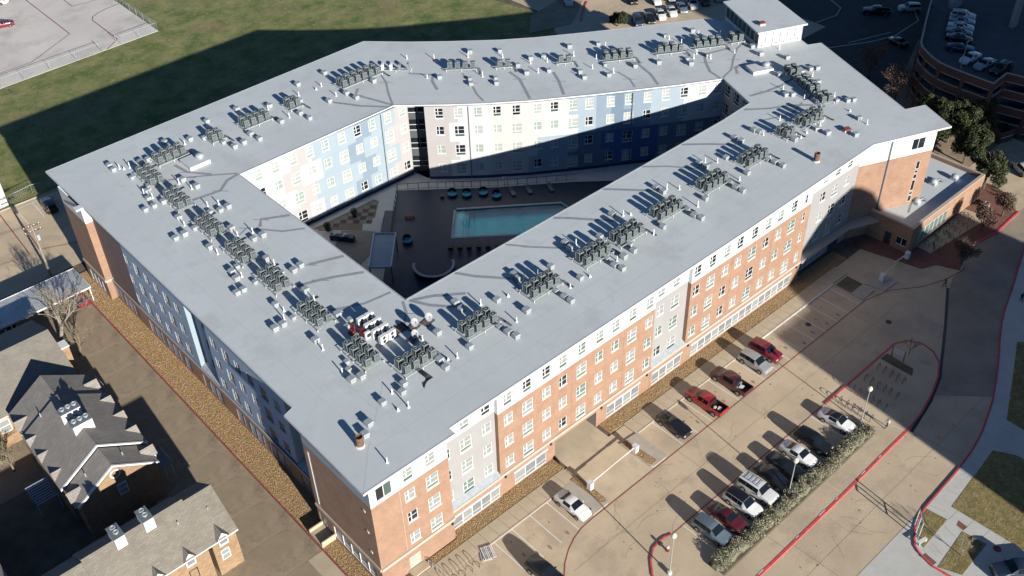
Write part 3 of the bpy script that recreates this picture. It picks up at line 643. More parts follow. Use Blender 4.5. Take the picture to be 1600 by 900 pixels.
storefront((-.55, 11.5), (-.55, -.92), 3.2, 11.3, .5, 2.5, 1.6, glass='blind')
f = MB().box(.7, 1.35, .02, .1, 4, 4.08, 'white_trim').box(.7, 1.35, .02, .1, 12.82, 12.9, 'white_trim').box(.7, .8, .02, .1, 4.08, 12.82, 'white_trim').box(1.25, 1.35, .02, .1, 4.08, 12.82, 'white_trim').build('window', B, (-.55, 11.5, 0), -math.pi / 2)
MB().face([(.75, .1, 4), (1.3, .1, 4), (1.3, .1, 12.9), (.75, .1, 12.9)], 'glass_dark').build('pane', f)
dr = MB().box(.35, 1.9, .04, .11, .05, 2.35, 'blind').build('service_door', B, (-.55, 11.5, 0), -math.pi / 2)
MB().box(1.6, 1.66, 0, .04, 1.0, 1.2, 'galv').build('handle', dr)
wall('facade', (2.0, 11.5), (-.55, 11.5), 0, TOP, [], lambda s, z: 'brick_orange')
for z in (5.3, 8.7, 12.1): MB().box(-.04, .3, -.06, -.003, 0, .3, 'white_trim').build('wall_vent', B, (-.55, .6, z), -math.pi / 2)
st = MB().box(-2.4, -.57, 8.3, 10.8, 0, .5, 'concrete_walk').box(-2.4, -.57, 8.2, 8.33, .5, 1.1, 'concrete_walk').box(-2.4, -.57, 10.76, 10.9, .5, 1.0, 'concrete_walk').build('stoop', B)
# --- courtyard walls
DZ = [0, 1.4, -.6, 1.0]
def rowof(z): return 0 if z < 6.6 else 1 if z < 10 else 2 if z < 13.45 else 3
def ncol(s, z):
    if z < 3.55: return 'wall_navy'
    x = 20.05 + s; d = DZ[rowof(z)]
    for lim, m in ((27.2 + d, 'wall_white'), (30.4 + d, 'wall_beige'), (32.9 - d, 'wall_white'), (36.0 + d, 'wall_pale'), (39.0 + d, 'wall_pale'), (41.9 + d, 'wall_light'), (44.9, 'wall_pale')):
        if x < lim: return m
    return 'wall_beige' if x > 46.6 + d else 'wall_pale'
CXS = sorted({round(v + d - 20.05, 3) for v in (27.2, 30.4, 36.0, 39, 41.9, 46.6) for d in DZ} | {round(32.9 - d - 20.05, 3) for d in DZ} | {44.9 - 20.05})
p0, p1 = (20.05, 58.35), (50.2, 58.35); wl = []
for i, x in enumerate((23.0, 25.9, 28.9, 31.8, 34.6, 37.6, 40.5, 43.25, 46.3, 49.15)): k = 'b' if i % 3 == 2 else 's'; wl += col(x - 20.05, k) + trow(x - 20.05)
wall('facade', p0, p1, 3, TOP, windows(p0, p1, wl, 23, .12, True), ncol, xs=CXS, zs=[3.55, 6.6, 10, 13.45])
# dark glazed stair between the two wings
wall('facade', (50.2, 58.35), (50.2, 59.4), 3, TOP, [], lambda s, z: 'wall_beige')
stops = [(.3, 2.0, z, z + 2.0) for z in (4, 7.4, 10.8, 14)] + [(2.2, 3.2, z, z + 2.0) for z in (4, 7.4, 10.8, 14)]
wall('facade', (50.2, 59.4), (53.6, 56.4), 3, TOP, stops, lambda s, z: 'grey_steel')
for a, b, c, d in stops:
    q = math.atan2(-3, 3.4); f = MB().box(a, b, .0, .09, c, c + .1, 'white_trim').box(a, b, 0, .09, c + 1.0, c + 1.08, 'white_trim').build('window', B, (50.2, 59.4, 0), q)
    MB().face([(a, .1, c), (b, .1, c), (b, .1, d), (a, .1, d)], 'glass_dark').build('pane', f)
NE = [(51.15, 55.25), (54, 52.6), (58.3, 48.85), (64, 44.4), (72.5, 38.7), (84, 31.6), (90.7, 27.75)]
acc = 4.3; NES = [6.6 + 3.03 * k for k in range(17)]
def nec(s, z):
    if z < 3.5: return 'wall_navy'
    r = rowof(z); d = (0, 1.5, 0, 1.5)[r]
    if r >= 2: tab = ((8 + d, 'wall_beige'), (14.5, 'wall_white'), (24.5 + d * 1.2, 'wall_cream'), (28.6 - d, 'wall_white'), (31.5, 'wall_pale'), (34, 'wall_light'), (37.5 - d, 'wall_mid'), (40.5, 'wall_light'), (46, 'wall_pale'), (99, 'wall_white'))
    else: tab = ((8 + d, 'wall_beige'), (14.5, 'wall_white'), (20.5 + d, 'wall_cream'), (27 + d, 'wall_pale'), (34 - d, 'wall_mid'), (42, 'wall_deep_shade'), (99, 'wall_mid'))  # lower rows: the deepest blue has the wall's shade painted in
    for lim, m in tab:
        if s < lim: return m
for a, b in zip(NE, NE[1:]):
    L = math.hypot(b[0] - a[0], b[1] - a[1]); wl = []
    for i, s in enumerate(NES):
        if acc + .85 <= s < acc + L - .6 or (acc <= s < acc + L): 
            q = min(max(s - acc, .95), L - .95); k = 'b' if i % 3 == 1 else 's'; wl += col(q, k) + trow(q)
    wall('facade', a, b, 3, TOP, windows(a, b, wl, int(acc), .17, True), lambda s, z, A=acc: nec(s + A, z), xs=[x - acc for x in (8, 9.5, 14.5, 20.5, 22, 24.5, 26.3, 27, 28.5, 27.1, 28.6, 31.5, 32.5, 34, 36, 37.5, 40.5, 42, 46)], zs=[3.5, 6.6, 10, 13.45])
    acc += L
wall('facade', (53.6, 56.4), (51.15, 55.25), 3, TOP, [], lambda s, z: 'wall_navy')
p0, p1 = (90.7, 27.75), (87.2, 19.75)
wall('facade', p0, p1, 3, TOP, windows(p0, p1, [(q, z, 'b') for q in (1.3, 4.2, 7) for z in (4.1, 7.5, 10.9, 14.2)], 4, 1), lambda s, z: 'grey_panel')
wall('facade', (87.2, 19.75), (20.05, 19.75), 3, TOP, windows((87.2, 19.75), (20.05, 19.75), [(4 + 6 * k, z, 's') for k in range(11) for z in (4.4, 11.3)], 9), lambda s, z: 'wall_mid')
wall('facade', (20.05, 19.75), (20.05, 58.35), 3, TOP, windows((20.05, 19.75), (20.05, 58.35), [(5 + 6 * k, z, 's') for k in range(6) for z in (4.4, 11.3)], 8), lambda s, z: 'wall_pale')
# downpipes of the court walls
for x, y in ((44.95, 58.27), (56.2, 50.6), (77.6, 35.45)): MB().tube((x, y, 3.1), (x, y, 16.3), .07, .07, 'grey_steel', 6).build('downpipe', B)
# --- penthouse pavilion with flat roof
PV = [(103.1, 30.7), (110.7, 27.4), (115.6, 38.4), (108.2, 41.6)]
cx = sum(p[0] for p in PV) / 4; cy = sum(p[1] for p in PV) / 4
pr_ = [(cx + (p[0] - cx) * 1.14, cy + (p[1] - cy) * 1.10) for p in PV]
pv = MB().prism(pr_, 19.55, 19.8, 'roof_membrane', 'white_trim').build('penthouse_roof', B)
for i in range(4):
    a, b = PV[i], PV[(i + 1) % 4]; L = math.hypot(b[0] - a[0], b[1] - a[1]); n = 6 if i % 2 == 0 else 8
    ops = [(k * L / n + .07, (k + 1) * L / n - .07, ZR + .55, 19.35) for k in range(n)]
    wall('penthouse_wall', a, b, ZR - .2, 19.55, ops, lambda s, z: 'white_panel')
    for o in ops:
        MB().face([(o[0], .1, o[2]), (o[1], .1, o[2]), (o[1], .1, o[3]), (o[0], .1, o[3])], 'white_panel' if i == 0 else 'glass_green').build('penthouse_panel', B, (*a, 0), math.atan2(b[1] - a[1], b[0] - a[0]))
    for k in range(1, n): MB().box(k * L / n - .03, k * L / n + .03, -.03, -.002, ZR + .3, 19.4, 'grey_steel').build('mullion', B, (*a, 0), math.atan2(b[1] - a[1], b[0] - a[0]))
    if i == 0:
        for k in range(n):
            MB().box((k + .4) * L / n, (k + .4) * L / n + .28, -.05, -.003, 0, .16, 'dark_steel').build('wall_vent', B, (a[0], a[1], ZR + .3), math.atan2(b[1] - a[1], b[0] - a[0]))
for x in (9.1, 17.9, 25.2, 33.9, 42.3, 50.4, 74.4): MB().box(-.12, .12, -.2, -.003, 0, .28, 'dark_steel').build('wall_lamp', B, (x, -.92 if x < 9.3 else 0, 2.85))
MB().box(2.95, 3.0, -.94, -.921, 3.75, 13.7, 'stone_band').build('control_joint', B)
for x in (28.7, 37.5, 58.1, 66.8): MB().box(x - .02, x + .02, -.02, -.002, 3.72, 13.7, 'brick_tan').build('control_joint', B)
# roof repair strips
PATCH = [[(19.6, 19.6), (18.6, 17.6), (17, 16.0)], [(20.3, 19.2), (21.5, 16.8), (23, 15), (24.2, 14.6)], [(20.6, 19), (23, 17.8), (26, 15.5)], [(19.6, 22), (16, 22.5), (13, 24), (11.5, 23.6)], [(19.6, 27.5), (16.5, 29.2), (14.8, 30), (12, 31)], [(19.7, 32), (15.5, 33.6)], [(19.5, 40.5), (17, 42), (14, 46), (11.8, 45)], [(19.7, 44.5), (16.4, 46.4), (15.4, 45)], [(20, 58.4), (18, 58), (16, 56.4), (12, 57)], [(20, 58.6), (17.5, 60.5), (14.5, 62.6), (12, 64)], [(17.2, 61), (15, 64), (14.6, 67)], [(47.7, 58.7), (47, 61), (45.5, 65.5), (47, 67)], [(47.8, 58.8), (49.4, 62), (51.5, 65.5), (52.4, 68)], [(47, 58.6), (44, 62), (41, 67)], [(55.8, 57.6), (57, 60.4), (58.4, 62), (56, 65.3)], [(58.6, 49.6), (59.3, 52), (61, 55.5), (62.2, 59)], [(64.2, 45), (65.6, 47.5), (67.5, 51), (68, 54)], [(68.9, 42.2), (71.5, 46), (73, 48.8)], [(78.6, 36), (80, 38.5), (80.4, 41.5)], [(81.8, 34), (83.5, 37), (85, 41.5), (83.8, 43)], [(90.4, 28.4), (91, 31), (93, 33.5), (95, 35.5), (100, 34)], [(90.8, 28.2), (94, 29), (97, 31), (100.5, 33), (103, 33.6)], [(97.5, 28.8), (95, 29), (93.5, 27.4)], [(27.6, 19.5), (29, 17.2), (32, 13.6), (31, 11)], [(36, 19.5), (38, 16.8), (41, 13.5)], [(44.5, 19.4), (46, 17.8), (50, 13)], [(54, 19.6), (56, 17.4), (58.5, 14.6)], [(62, 19.6), (64.8, 17), (67, 14), (70, 13.4)], [(70.5, 19.6), (73.5, 16.8), (76, 14)], [(85, 19.5), (88, 17), (91, 15.4), (93.5, 13)], [(84.5, 15.5), (89, 13.6), (93, 14.6)], [(96, 20), (92, 20.6), (89, 21.5)]]
for k, pl in enumerate(PATCH):
    mb = MB(); mb.strip(pl, .5 if k % 3 else .36, ZR + .004 + .0006 * (k % 4), 'roof_patch')
    q = pl[len(pl) // 2]; mb.strip([(q[0] - .8, q[1] + .7), (q[0] + .7, q[1] - .9)], .16, ZR + .008, 'roof_patch')
    mb.build('membrane_patch', roof)
mb = MB()
for y in (3.1, 6.2, 13.4, 16.5): mb.strip([(max(y, .5), y), (88 + y * .3, y)], .05, ZR + .0035, 'roof_seam')
for x in (3.3, 6.6, 13.6, 16.8): mb.strip([(x, x), (x, 75 - x * .3)], .05, ZR + .0035, 'roof_seam')
for y in (61.5, 64.7, 72.5, 75.7): mb.strip([(79 - y if y > 70 else 19.5, y), (49 + (y - 60) * .2, y)], .05, ZR + .0035, 'roof_seam')
for q in (.15, .3, .65, .82): mb.strip([(a[0] + (b[0] - a[0]) * q, a[1] + (b[1] - a[1]) * q) for a, b in (((47.8, 58.6), (57.7, 80.3)), ((54, 52.8), (63.3, 74.4)), ((58.3, 49.05), (68.1, 69.8)), ((64, 44.6), (74.7, 63.9)), ((72.5, 38.9), (87.7, 55.1)), ((84, 31.75), (96.7, 49.6)), ((90.7, 27.95), (103, 43)))], .05, ZR + .0035, 'roof_seam')
for k in range(26): mb.strip([(4 + k * 3.2, -.1), (4 + k * 3.2, 19.4)], .03, ZR + .003, 'roof_seam')
for k in range(12): mb.strip([(.4, 21 + k * 3.2), (19.8, 21 + k * 3.2)], .03, ZR + .003, 'roof_seam')
for pl in ([(-1.1, -1), (2.5, 3.2), (9.5, 10)], [(.3, 78.6), (6, 72.9), (9.5, 70.2)]): mb.strip(pl, .09, ZR + .0045, 'roof_seam')
mb.build('membrane_seam', roof)
# ================================================================ ROOF EQUIPMENT
BOX=[(7.2,12.6),(8.3,12.3),(11,8.2),(10.1,7.3),(7.6,7.5),(4.7,6),(3.5,5),(16.2,8.4),(15.9,7),(23.8,14.8),(23.6,13.4),(27.7,11.7),(28.9,7.8),(18.9,12.1),(20,7.7),(24.8,6.5),(25,5.4),(32.5,14),(32.4,13),(36.8,11.9),(41.5,14.2),(41.1,12.9),(37.8,7.8),(45.6,12),(44.7,7),(33.9,6.6),(33.9,5.5),(42.6,6.6),(42.8,5.5),(50.3,14.3),(59.2,14.5),(59.1,13.1),(61.9,8.1),(53,7.8),(46.5,7),(57.8,6.6),(58,5.6),(68.3,14.4),(68.1,13.1),(77.1,15.2),(77,13.9),(70.9,8.1),(66.9,6.9),(66.9,5.8),(75.8,7.1),(75.9,5.8),(80.8,14.5),(81,13.7),(82.8,8.8),(71.9,12.6),(103.3,24.9),(97.5,22.2),(102.6,19.9),(103.6,19.3),(92.8,17.6),(93.6,16.9),(98,9.9),(98.8,9.4),(99.8,16.5),(94.6,5.7),(90.2,3.4),(87.6,8.3),(87.7,6.5),(7.6,73.2),(7.5,71.7),(11.3,70.7),(12.4,70.7),(16.5,73.5),(16.5,72.1),(19.6,71.5),(8.4,63.1),(7.7,61.3),(7.4,59.1),(6.1,59.1),(8.8,59.1),(13.4,62.2),(14,59.3),(8.5,54.2),(7.2,50.2),(5.9,50.2),(8.2,45.3),(13.4,51.8),(14.6,51.8),(12.3,47),(13.2,42.9),(14.5,42.8),(7.6,38.8),(7.3,37.2),(12.2,38.1),(6.8,34.7),(5.9,34.7),(8.1,29.5),(13.3,33.6),(14.5,33.9),(12.2,29.3),(6.8,25.8),(5.7,25.8),(12.4,22.8),(8,20.8),(13,20.9),(24.1,74.5),(23.3,64.9),(24.9,65),(26.9,66.4),(27.1,64.2),(29.3,74.5),(33.6,71.8),(32.2,66.3),(40.6,74.6),(35.7,66.4),(35.9,64.1),(45.9,74.8),(41.1,66.4),(44.5,66.6),(44.8,64.3),(50,66.8),(67.8,63.6),(71.6,60.3),(58.4,60.2),(60.6,54.9),(63.6,52.2),(70.2,54.3),(73.4,54.6),(69.4,51.3),(75.3,53.5),(72.5,49.3),(81,53.1),(75.9,45.5),(74.9,43.6),(85.1,50.3),(78.3,41.4),(83.6,40.5),(95.4,44.3),(87.2,38.6),(100.2,42.3),(90.6,34.6),(94.8,34.5),(102.5,31.4),(101.3,28.7)]
SBOX=[(8.5,15.4),(7.9,14.2),(24.7,8),(16.3,8.6),(33.9,8.1),(42.9,8.2),(47.1,8.2),(58.2,8.1),(67.3,8.3),(75.6,8.2),(101,20.3),(96.9,11.1),(90.3,9.2),(21.3,70.4),(9.1,64.1),(8.5,67.9),(8.8,50.5),(8.6,39.3),(12.2,52.4),(8.6,35),(12,34.3),(8.3,26),(22.7,67.2),(38,69.8),(61.6,56.4),(64.7,53.6),(80.5,44.3),(91.5,36.2)]
PIPE=[(7.2,14.4),(9.3,8.1),(9.3,5.2),(3,0.6),(25.9,12.6),(26.9,7.4),(18,7.5),(17,12.5),(34.7,12),(32.7,12.4),(35.8,7.5),(42.4,13.1),(43.9,12.2),(43.7,7.2),(51.4,13.3),(60.2,13.4),(61.4,12.2),(60,7.8),(51.1,7.7),(69.2,14.1),(70.4,12.9),(69,7.9),(81,12.9),(94.3,19.1),(94.2,15.1),(86.2,13.8),(101.2,18.5),(94.3,4.1),(89.1,8.7),(98.1,12.3),(8.4,71.7),(9.6,70.9),(18.5,71.1),(7.9,63.1),(12.7,62),(13.3,59.5),(12.8,54.2),(8.3,61.3),(8.3,52.3),(14.1,53.5),(12.2,45.3),(14,44.5),(8.3,43.6),(8.1,37.3),(12.3,36.5),(8.3,28),(7.5,26.7),(12.1,27.3),(7.8,19.1),(33,71.3),(34,66.8),(38.9,71.7),(43.2,71.7),(43.1,67.4),(59,69.6),(57.1,61.8),(62.1,66.2),(66.6,62.7),(63.8,55.8),(70.7,58.6),(72.4,53.6),(71.1,50.4),(74.8,52.1),(79.4,50.5),(78.4,45.2),(81.4,47.2),(85.5,49),(79.7,41.7),(74.9,44.7),(95.3,43.4),(95.6,40.9),(100.3,41.1),(92.7,35.8),(94.3,36.5),(99,32.3),(105.3,27.9),(94.6,33.8),(102.3,38)]
CONE=[(8.2,5.6),(29.3,11.5),(17,7.9),(39,7.3),(52.2,12.7),(84.2,8.6),(95.8,8),(85.9,8.8),(8.8,71.1),(42,71.4)]
def wing(x, y):
    if y < 19.7 and x < 84 and (y < x or x > 20) and not (x < 12 and y > 11.5): return 'front wing'
    if x < 20.2 and y < 62.5: return 'alley wing'
    if x < 52.5: return 'field wing'
    if y > 30 and x < 101: return 'curved wing'
    return 'east end'
# condenser: casing, louvred coil, fan grille
cs = MB()
hw, hh = .39, 1.04
cs.box(-hw, hw, -hw, hw, .0, .06, 'condenser_body').box(-hw, hw, -hw, hw, hh - .12, hh, 'condenser_body')
for a in (-1, 1):
    for b in (-1, 1): cs.box(a * hw - (.07 if a > 0 else 0), a * hw + (0 if a > 0 else .07), b * hw - (.07 if b > 0 else 0), b * hw + (0 if b > 0 else .07), .06, hh - .12, 'condenser_body')
CAS = cs.mesh('casing')
cl = MB().box(-hw + .05, hw - .05, -hw + .05, hw - .05, .06, hh - .12, 'condenser_coil')
for k in range(5):
    z = .16 + k * .13
    cl.box(-hw + .02, hw - .02, -hw + .02, hw - .02, z, z + .055, 'condenser_body')
COI = cl.mesh('coil_guard')
fg = MB().lathe([(.37, 0), (.37, .05), (.31, .055), (.30, .01)], 'condenser_body', (0, 0, hh), 18)
fg.lathe([(.305, 0), (.001, .004)], 'fan_dark', (0, 0, hh + .012), 16).lathe([(.1, 0), (.1, .03), (.001, .035)], 'galv', (0, 0, hh + .02), 8)
for k in range(2): fg.box(-.3, .3, -.008, .008, hh + .05, hh + .06, 'condenser_body', T=Matrix.Rotation(k * 1.571, 4, 'Z'))
FAN = fg.mesh('fan_grille')
SIDE = MB().box(-.15, .15, -.42, .42, 0, 1.0, 'condenser_body').mesh('slim_casing')
mb = MB().box(-.16, .16, -.46, .46, 0, 1.0, 'pipe_white'); SLIMW = mb.mesh('slim_casing')
mb = MB().lathe([(.38, 0), (.38, .02), (.05, .03)], 'fan_dark', (0, 0, 0), 16); SLF = None
def slimfan(n):
    m = MB()
    for z in ((.5,) if n == 1 else (.27, .74)):
        i = 14; r = .3 if n == 1 else .2
        m.face([(-.164, r * math.cos(2 * math.pi * k / i), z + r * math.sin(2 * math.pi * k / i)) for k in range(i)], 'fan_dark')
    return m.mesh('fan_grille')
SF1 = slimfan(1); SF2 = slimfan(2)
RACK = MB()
racks = []
def rack(cx, cy, nx, ny, px, py, rz, desc, skip=(), wing_name=''):
    """steel rack with nx by ny condensers; local x along the rack"""
    Lx, Ly = nx * px + .1, ny * py + .1
    r = thing('condenser_rack', 'steel condenser rack, %s' % desc, 'rack', (cx, cy, ZR), rz, 'steel condenser racks on the roof')
    for s in (-1, 1):
        MB().box(-Lx / 2, Lx / 2, s * Ly / 2 - .05, s * Ly / 2 + .05, .30, .40, 'galv').build('rail', r)
    for k in range(nx + 1):
        MB().box(-Lx / 2 + k * Lx / nx - .04, -Lx / 2 + k * Lx / nx + .04, -Ly / 2 - .1, Ly / 2 + .1, .405, .45, 'galv').build('cross_bar', r)
    lm = MB().tube((0, 0, .01), (0, 0, .3), .05, .05, 'pipe_white', 6).mesh('leg')
    for k in range(0, nx + 1, max(1, nx // 2)):
        for s in (-1, 1): link('leg', lm, r, (-Lx / 2 + .08 + k * (Lx - .16) / nx, s * Ly / 2, 0))
    racks.append((cx, cy, desc))
    c, s_ = math.cos(rz), math.sin(rz)
    for j in range(ny):
        for i in range(nx):
            if (i, j) in skip: continue
            lx = (i - (nx - 1) / 2) * px; ly = (j - (ny - 1) / 2) * py
            rowt = '' if ny == 1 else (' near row' if j == 0 else ' far row')
            condenser(cx + c * lx - s_ * ly, cy + s_ * lx + c * ly, rz, 'grey condenser%s %s on %s' % (rowt, ordn(i), desc), rnd.uniform(.92, 1.06))
    # refrigerant lines running off the end of the rack
    ln = MB()
    for k in range(4):
        q = (k - 1.5) * .09; ln.path([(Lx / 2 - .3, -Ly / 2 + .35 + q, .47), (Lx / 2 + .35 + q, -Ly / 2 + .3 + q, .3), (Lx / 2 + .5 + q, -Ly / 2 - .5, .07), (Lx / 2 + .55 + q, -Ly / 2 - 1.2, .05)], .025, 'black_rubber', 4)
    ln.build('refrigerant_line', r)
    return r
proto = None
def condenser(x, y, rz, label, zs=1.0):
    global proto
    if proto is None:
        proto = thing('condenser_unit', label, 'condenser', (x, y, ZR + .455), rz, 'condensers standing on the roof racks')
        link('casing', CAS, proto); link('coil_guard', COI, proto); link('fan_grille', FAN, proto)
        proto.scale = (1, 1, zs); return proto
    o = dup(proto, (x, y, ZR + .455), rz, label); o.scale = (1, 1, zs); return o
FR = 'front wing rack %s from alley corner'
for k, x in enumerate((14.05, 23.0, 33.1, 42.05, 48.2, 55.85, 65.3, 74.3)): rack(x, 9.75 if k else 9.95, 4, 2, 1.2, 1.25, 0, FR % ordn(k))
rack(83.1, 10.7, 2, 2, 1.15, 1.2, 0, FR % ordn(8)); rack(88.8, 10.6, 4, 2, 1.2, 1.25, 0, FR % ordn(9))
for k, y in enumerate((15.0, 24.4, 33.3, 41.1, 49.0, 57.7, 65.8)): rack(10.35, y, 4, 2, 1.2, 1.2, math.pi / 2, 'alley wing rack %s from front corner' % ordn(k))
rack(15.0, 69.0, 4, 2, 1.2, 1.2, .04, 'field wing rack first from alley corner'); rack(22.5, 69.0, 2, 2, 1.1, 1.1, .02, 'field wing rack second from alley corner')
rack(29.3, 69.1, 4, 2, 1.2, 1.2, 0, 'field wing rack third from alley corner'); rack(36.2, 69.3, 2, 2, 1.1, 1.2, 0, 'field wing rack fourth from alley corner')
rack(48.7, 69.1, 6, 2, 1.3, 1.2, 0, 'field wing long rack at roof bend')
rack(62.9, 60.0, 4, 1, 1.25, 1.0, -.72, 'curved wing rack first after the bend'); rack(68.3, 55.6, 2, 1, 1.3, 1.0, -.66, 'curved wing rack second after the bend')
rack(76.4, 49.6, 2, 1, 1.3, 1.0, -.6, 'curved wing rack third after the bend'); rack(83.7, 44.5, 4, 2, 1.3, 1.1, -.55, 'curved wing rack fourth after the bend')
rack(91.6, 40.2, 4, 2, 1.2, 1.1, -.55, 'curved wing rack fifth after the bend', {(0, 1), (3, 1)}); rack(97.8, 37.0, 4, 2, 1.25, 1.1, -.55, 'curved wing last rack before penthouse')
rack(102.5, 34.9, 2, 2, 1.2, 1.1, -.45, 'east end rack beside penthouse wall')
aE = math.atan2(-9.3, -3.6)
rack(99.35, 21.1, 2, 2, 1.2, 1.15, aE, 'east end short rack beside domed hatch'); rack(97.2, 16.8, 4, 2, 1.2, 1.15, aE, 'east end long slanting rack'); rack(95.35, 12.5, 2, 2, 1.2, 1.15, aE, 'east end slanting rack nearest the front')
# slim upright units at the bend of the roof and white split units near the dishes
r = thing('condenser_rack', 'pale steel rack of slim upright units at the bend of the field wing', 'rack', (55.0, 67.3, ZR), -.82, 'steel condenser racks on the roof')
for s in (-1, 1): MB().box(-2.6, 2.6, s * .4 - .05, s * .4 + .05, .30, .40, 'galv').build('rail', r)
lm = MB().tube((0, 0, .01), (0, 0, .3), .05, .05, 'pipe_white', 6).mesh('leg')
for k in (-2.5, 0, 2.5):
    for s in (-.4, .4): link('leg', lm, r, (k, s, 0))
racks.append((55, 67.3, 'field wing rack of slim upright units'))
for i, (x, y, me) in enumerate(((53.4, 68.8, SLIMW), (54.4, 67.8, SLIMW), (55.4, 66.8, SIDE), (56.5, 66.0, SIDE))):
    o = thing('split_unit', ('white' if i < 2 else 'grey') + ' slim upright condenser at the roof bend, ' + ('nearer the long rack' if i in (0,) else 'next to the grey ones' if i == 1 else 'next to the white ones' if i == 2 else 'at the far end'), 'condenser', (x, y, ZR + .41), -.82)
    link('casing', me, o); link('fan_grille', SF1, o)
for i in range(4):
    for j in range(2):
        x, y = 13.5 + j * 1.15, 19.5 - i * 1.43
        o = thing('split_unit', 'white box shaped split condenser near the dishes, %s from the court edge, %s column' % (ordn(i), 'left' if j == 0 else 'right'), 'condenser', (x, y, ZR + .06), math.pi / 2 + .03 * (i - j), 'white split condensers near the dishes')
        link('casing', SLIMW, o).scale = (1.35, 1.15, 1.15); link('fan_grille', SF2, o).scale = (1.37, 1.1, 1.15)
o = thing('roof_hatch_door', 'red upright metal hood with black base beside the white split condensers', 'roof hood', (12.0, 19.1, ZR))
MB().box(-.5, .5, -.35, .35, 0, .16, 'dark_steel').build('base', o); MB().box(-.05, .05, -.45, .4, .16, 1.35, 'red_plastic').box(-.45, -.05, -.3, .3, .16, .45, 'red_plastic').build('hood', o); MB().box(-.3, .3, .45, 1.0, .5, .95, 'galv').tube((-.2, .5, 0), (-.2, .5, .5), .05, .05, 'galv').tube((.2, .9, 0), (.2, .9, .5), .05, .05, 'galv').build('vent_box', o)
tag(MB().box(-.25, .25, -.3, .3, 0, .9, 'red_plastic').box(-.18, .18, -.31, -.3, .2, .7, 'dark_steel').build('cylinder_cage', None, (12.55, 18.0, ZR)), 'small red cage left of the white split condensers', 'cage')
o = thing('split_unit', 'cream single condenser in front of the small red cage', 'condenser', (12.75, 17.1, ZR + .05), math.pi / 2); link('casing', SLIMW, o); link('fan_grille', SF1, o)
# satellite dishes on ballast frames
def dish(x, y, label, rz):
    o = thing('satellite_dish', label, 'dish', (x, y, ZR), rz)
    b = MB()
    for k in range(4): b.box(-.75, .75, -.55 + k * .3, -.33 + k * .3, .0, .1, 'rust' if k % 2 else 'galv_dark')
    b.build('ballast_frame', o); MB().tube((0, 0, .1), (0, 0, .75), .04, .04, 'galv').build('mast', o)
    d = MB(); n = 20; R_ = Matrix.Translation((0, -.12, .85)) @ Matrix.Rotation(math.radians(52), 4, 'X')
    pr = [(.001, .0), (.2, .02), (.38, .07), (.52, .13)]
    for sgn in (0, .02):
        i = len(d.v)
        for r_, z in pr:
            for k in range(n): t = 2 * math.pi * k / n; d.v.append(tuple(R_ @ Vector((r_ * math.cos(t), r_ * math.sin(t), z - sgn))))
        for j in range(3):
            for k in range(n): d.f.append((i + j * n + k, i + j * n + (k + 1) % n, i + (j + 1) * n + (k + 1) % n, i + (j + 1) * n + k)); d.m.append(d.mi('dish_grey'))
    d.build('reflector', o, smooth=True); MB().tube((0, -.35, .5), (0, -.75, 1.0), .025, .025, 'galv').box(-.05, .05, -.82, -.7, .95, 1.06, 'galv').build('feed_arm', o)
dish(17.6, 14.9, 'white dish on ballast frame, middle of the three near the court corner', .25); dish(19.4, 14.5, 'white dish standing apart, nearest the front wing racks', .2); dish(16.4, 13.3, 'white dish closest to the condensers of the first front rack', .3)
mb = MB()
for k in range(5): mb.box(15.2 + k * .42, 15.5 + k * .42, 15.2, 16.6, 0, .1, 'rust' if k % 2 else 'black_rubber')
tag(mb.build('ballast_mat', None, (0, 0, ZR)), 'dark flat ballast mat beside the middle dish', 'mat')
mb = MB()
for k in range(7): mb.path([(13.2 + k * .08, 8.7, .4), (13.4 + k * .1, 7.2 - k * .05, .06), (12.3 + k * .05, 6.3 + k * .1, .06)], .035, 'black_rubber', 4)
tag(mb.build('refrigerant_hose', None, (0, 0, ZR)), 'bundle of black hoses bent on the roof below the first front rack', 'hose')
# vent hoods
BC = MB().box(-.32, .32, -.32, .32, 0, .34, 'curb_grey').mesh('curb'); BH = MB().box(-.42, .42, -.42, .42, .34, .40, 'galv').box(-.36, .36, -.36, .36, .40, .62, 'galv').mesh('hood')
SB = MB().box(-.24, .24, -.24, .24, 0, .3, 'curb_grey').mesh('curb'); SH = MB().box(-.3, .3, -.3, .3, .3, .48, 'galv').mesh('hood')
PP = MB().tube((0, 0, 0), (0, 0, .85), .075, .075, 'pipe_white', 10).lathe([(.2, 0), (.16, .04), (.09, .14)], 'pipe_white').mesh('vent_pipe')
CN = MB().lathe([(.22, 0), (.14, .12), (.05, .36), (.05, .42)], 'pipe_white', n=10).mesh('vent_cone')
cnt = {}
def near(x, y):
    q = min(racks, key=lambda r: math.hypot(r[0] - x, r[1] - y)); return q[2]
items = [(x, y, 'big') for x, y in BOX] + [(x, y, 'small') for x, y in SBOX] + [(x, y, 'pipe') for x, y in PIPE] + [(x, y, 'cone') for x, y in CONE]
items = [t for t in items if not any(abs(t[0] - c[0]) < .3 and abs(t[1] - c[1]) < .3 for c in ())]
sides = lambda x, y, d: ('court side' if ((d.startswith('front') and y > 10) or (d.startswith('alley') and x > 10.4) or (d.startswith('field') and y < 69) or (d.startswith('curved') and x * .55 + y * .83 < 85)) else 'outer side')
byk = {}
for x, y, k in items:
    d = near(x, y); byk.setdefault((k, d, sides(x, y, d)), []).append((x, y))
hb = None
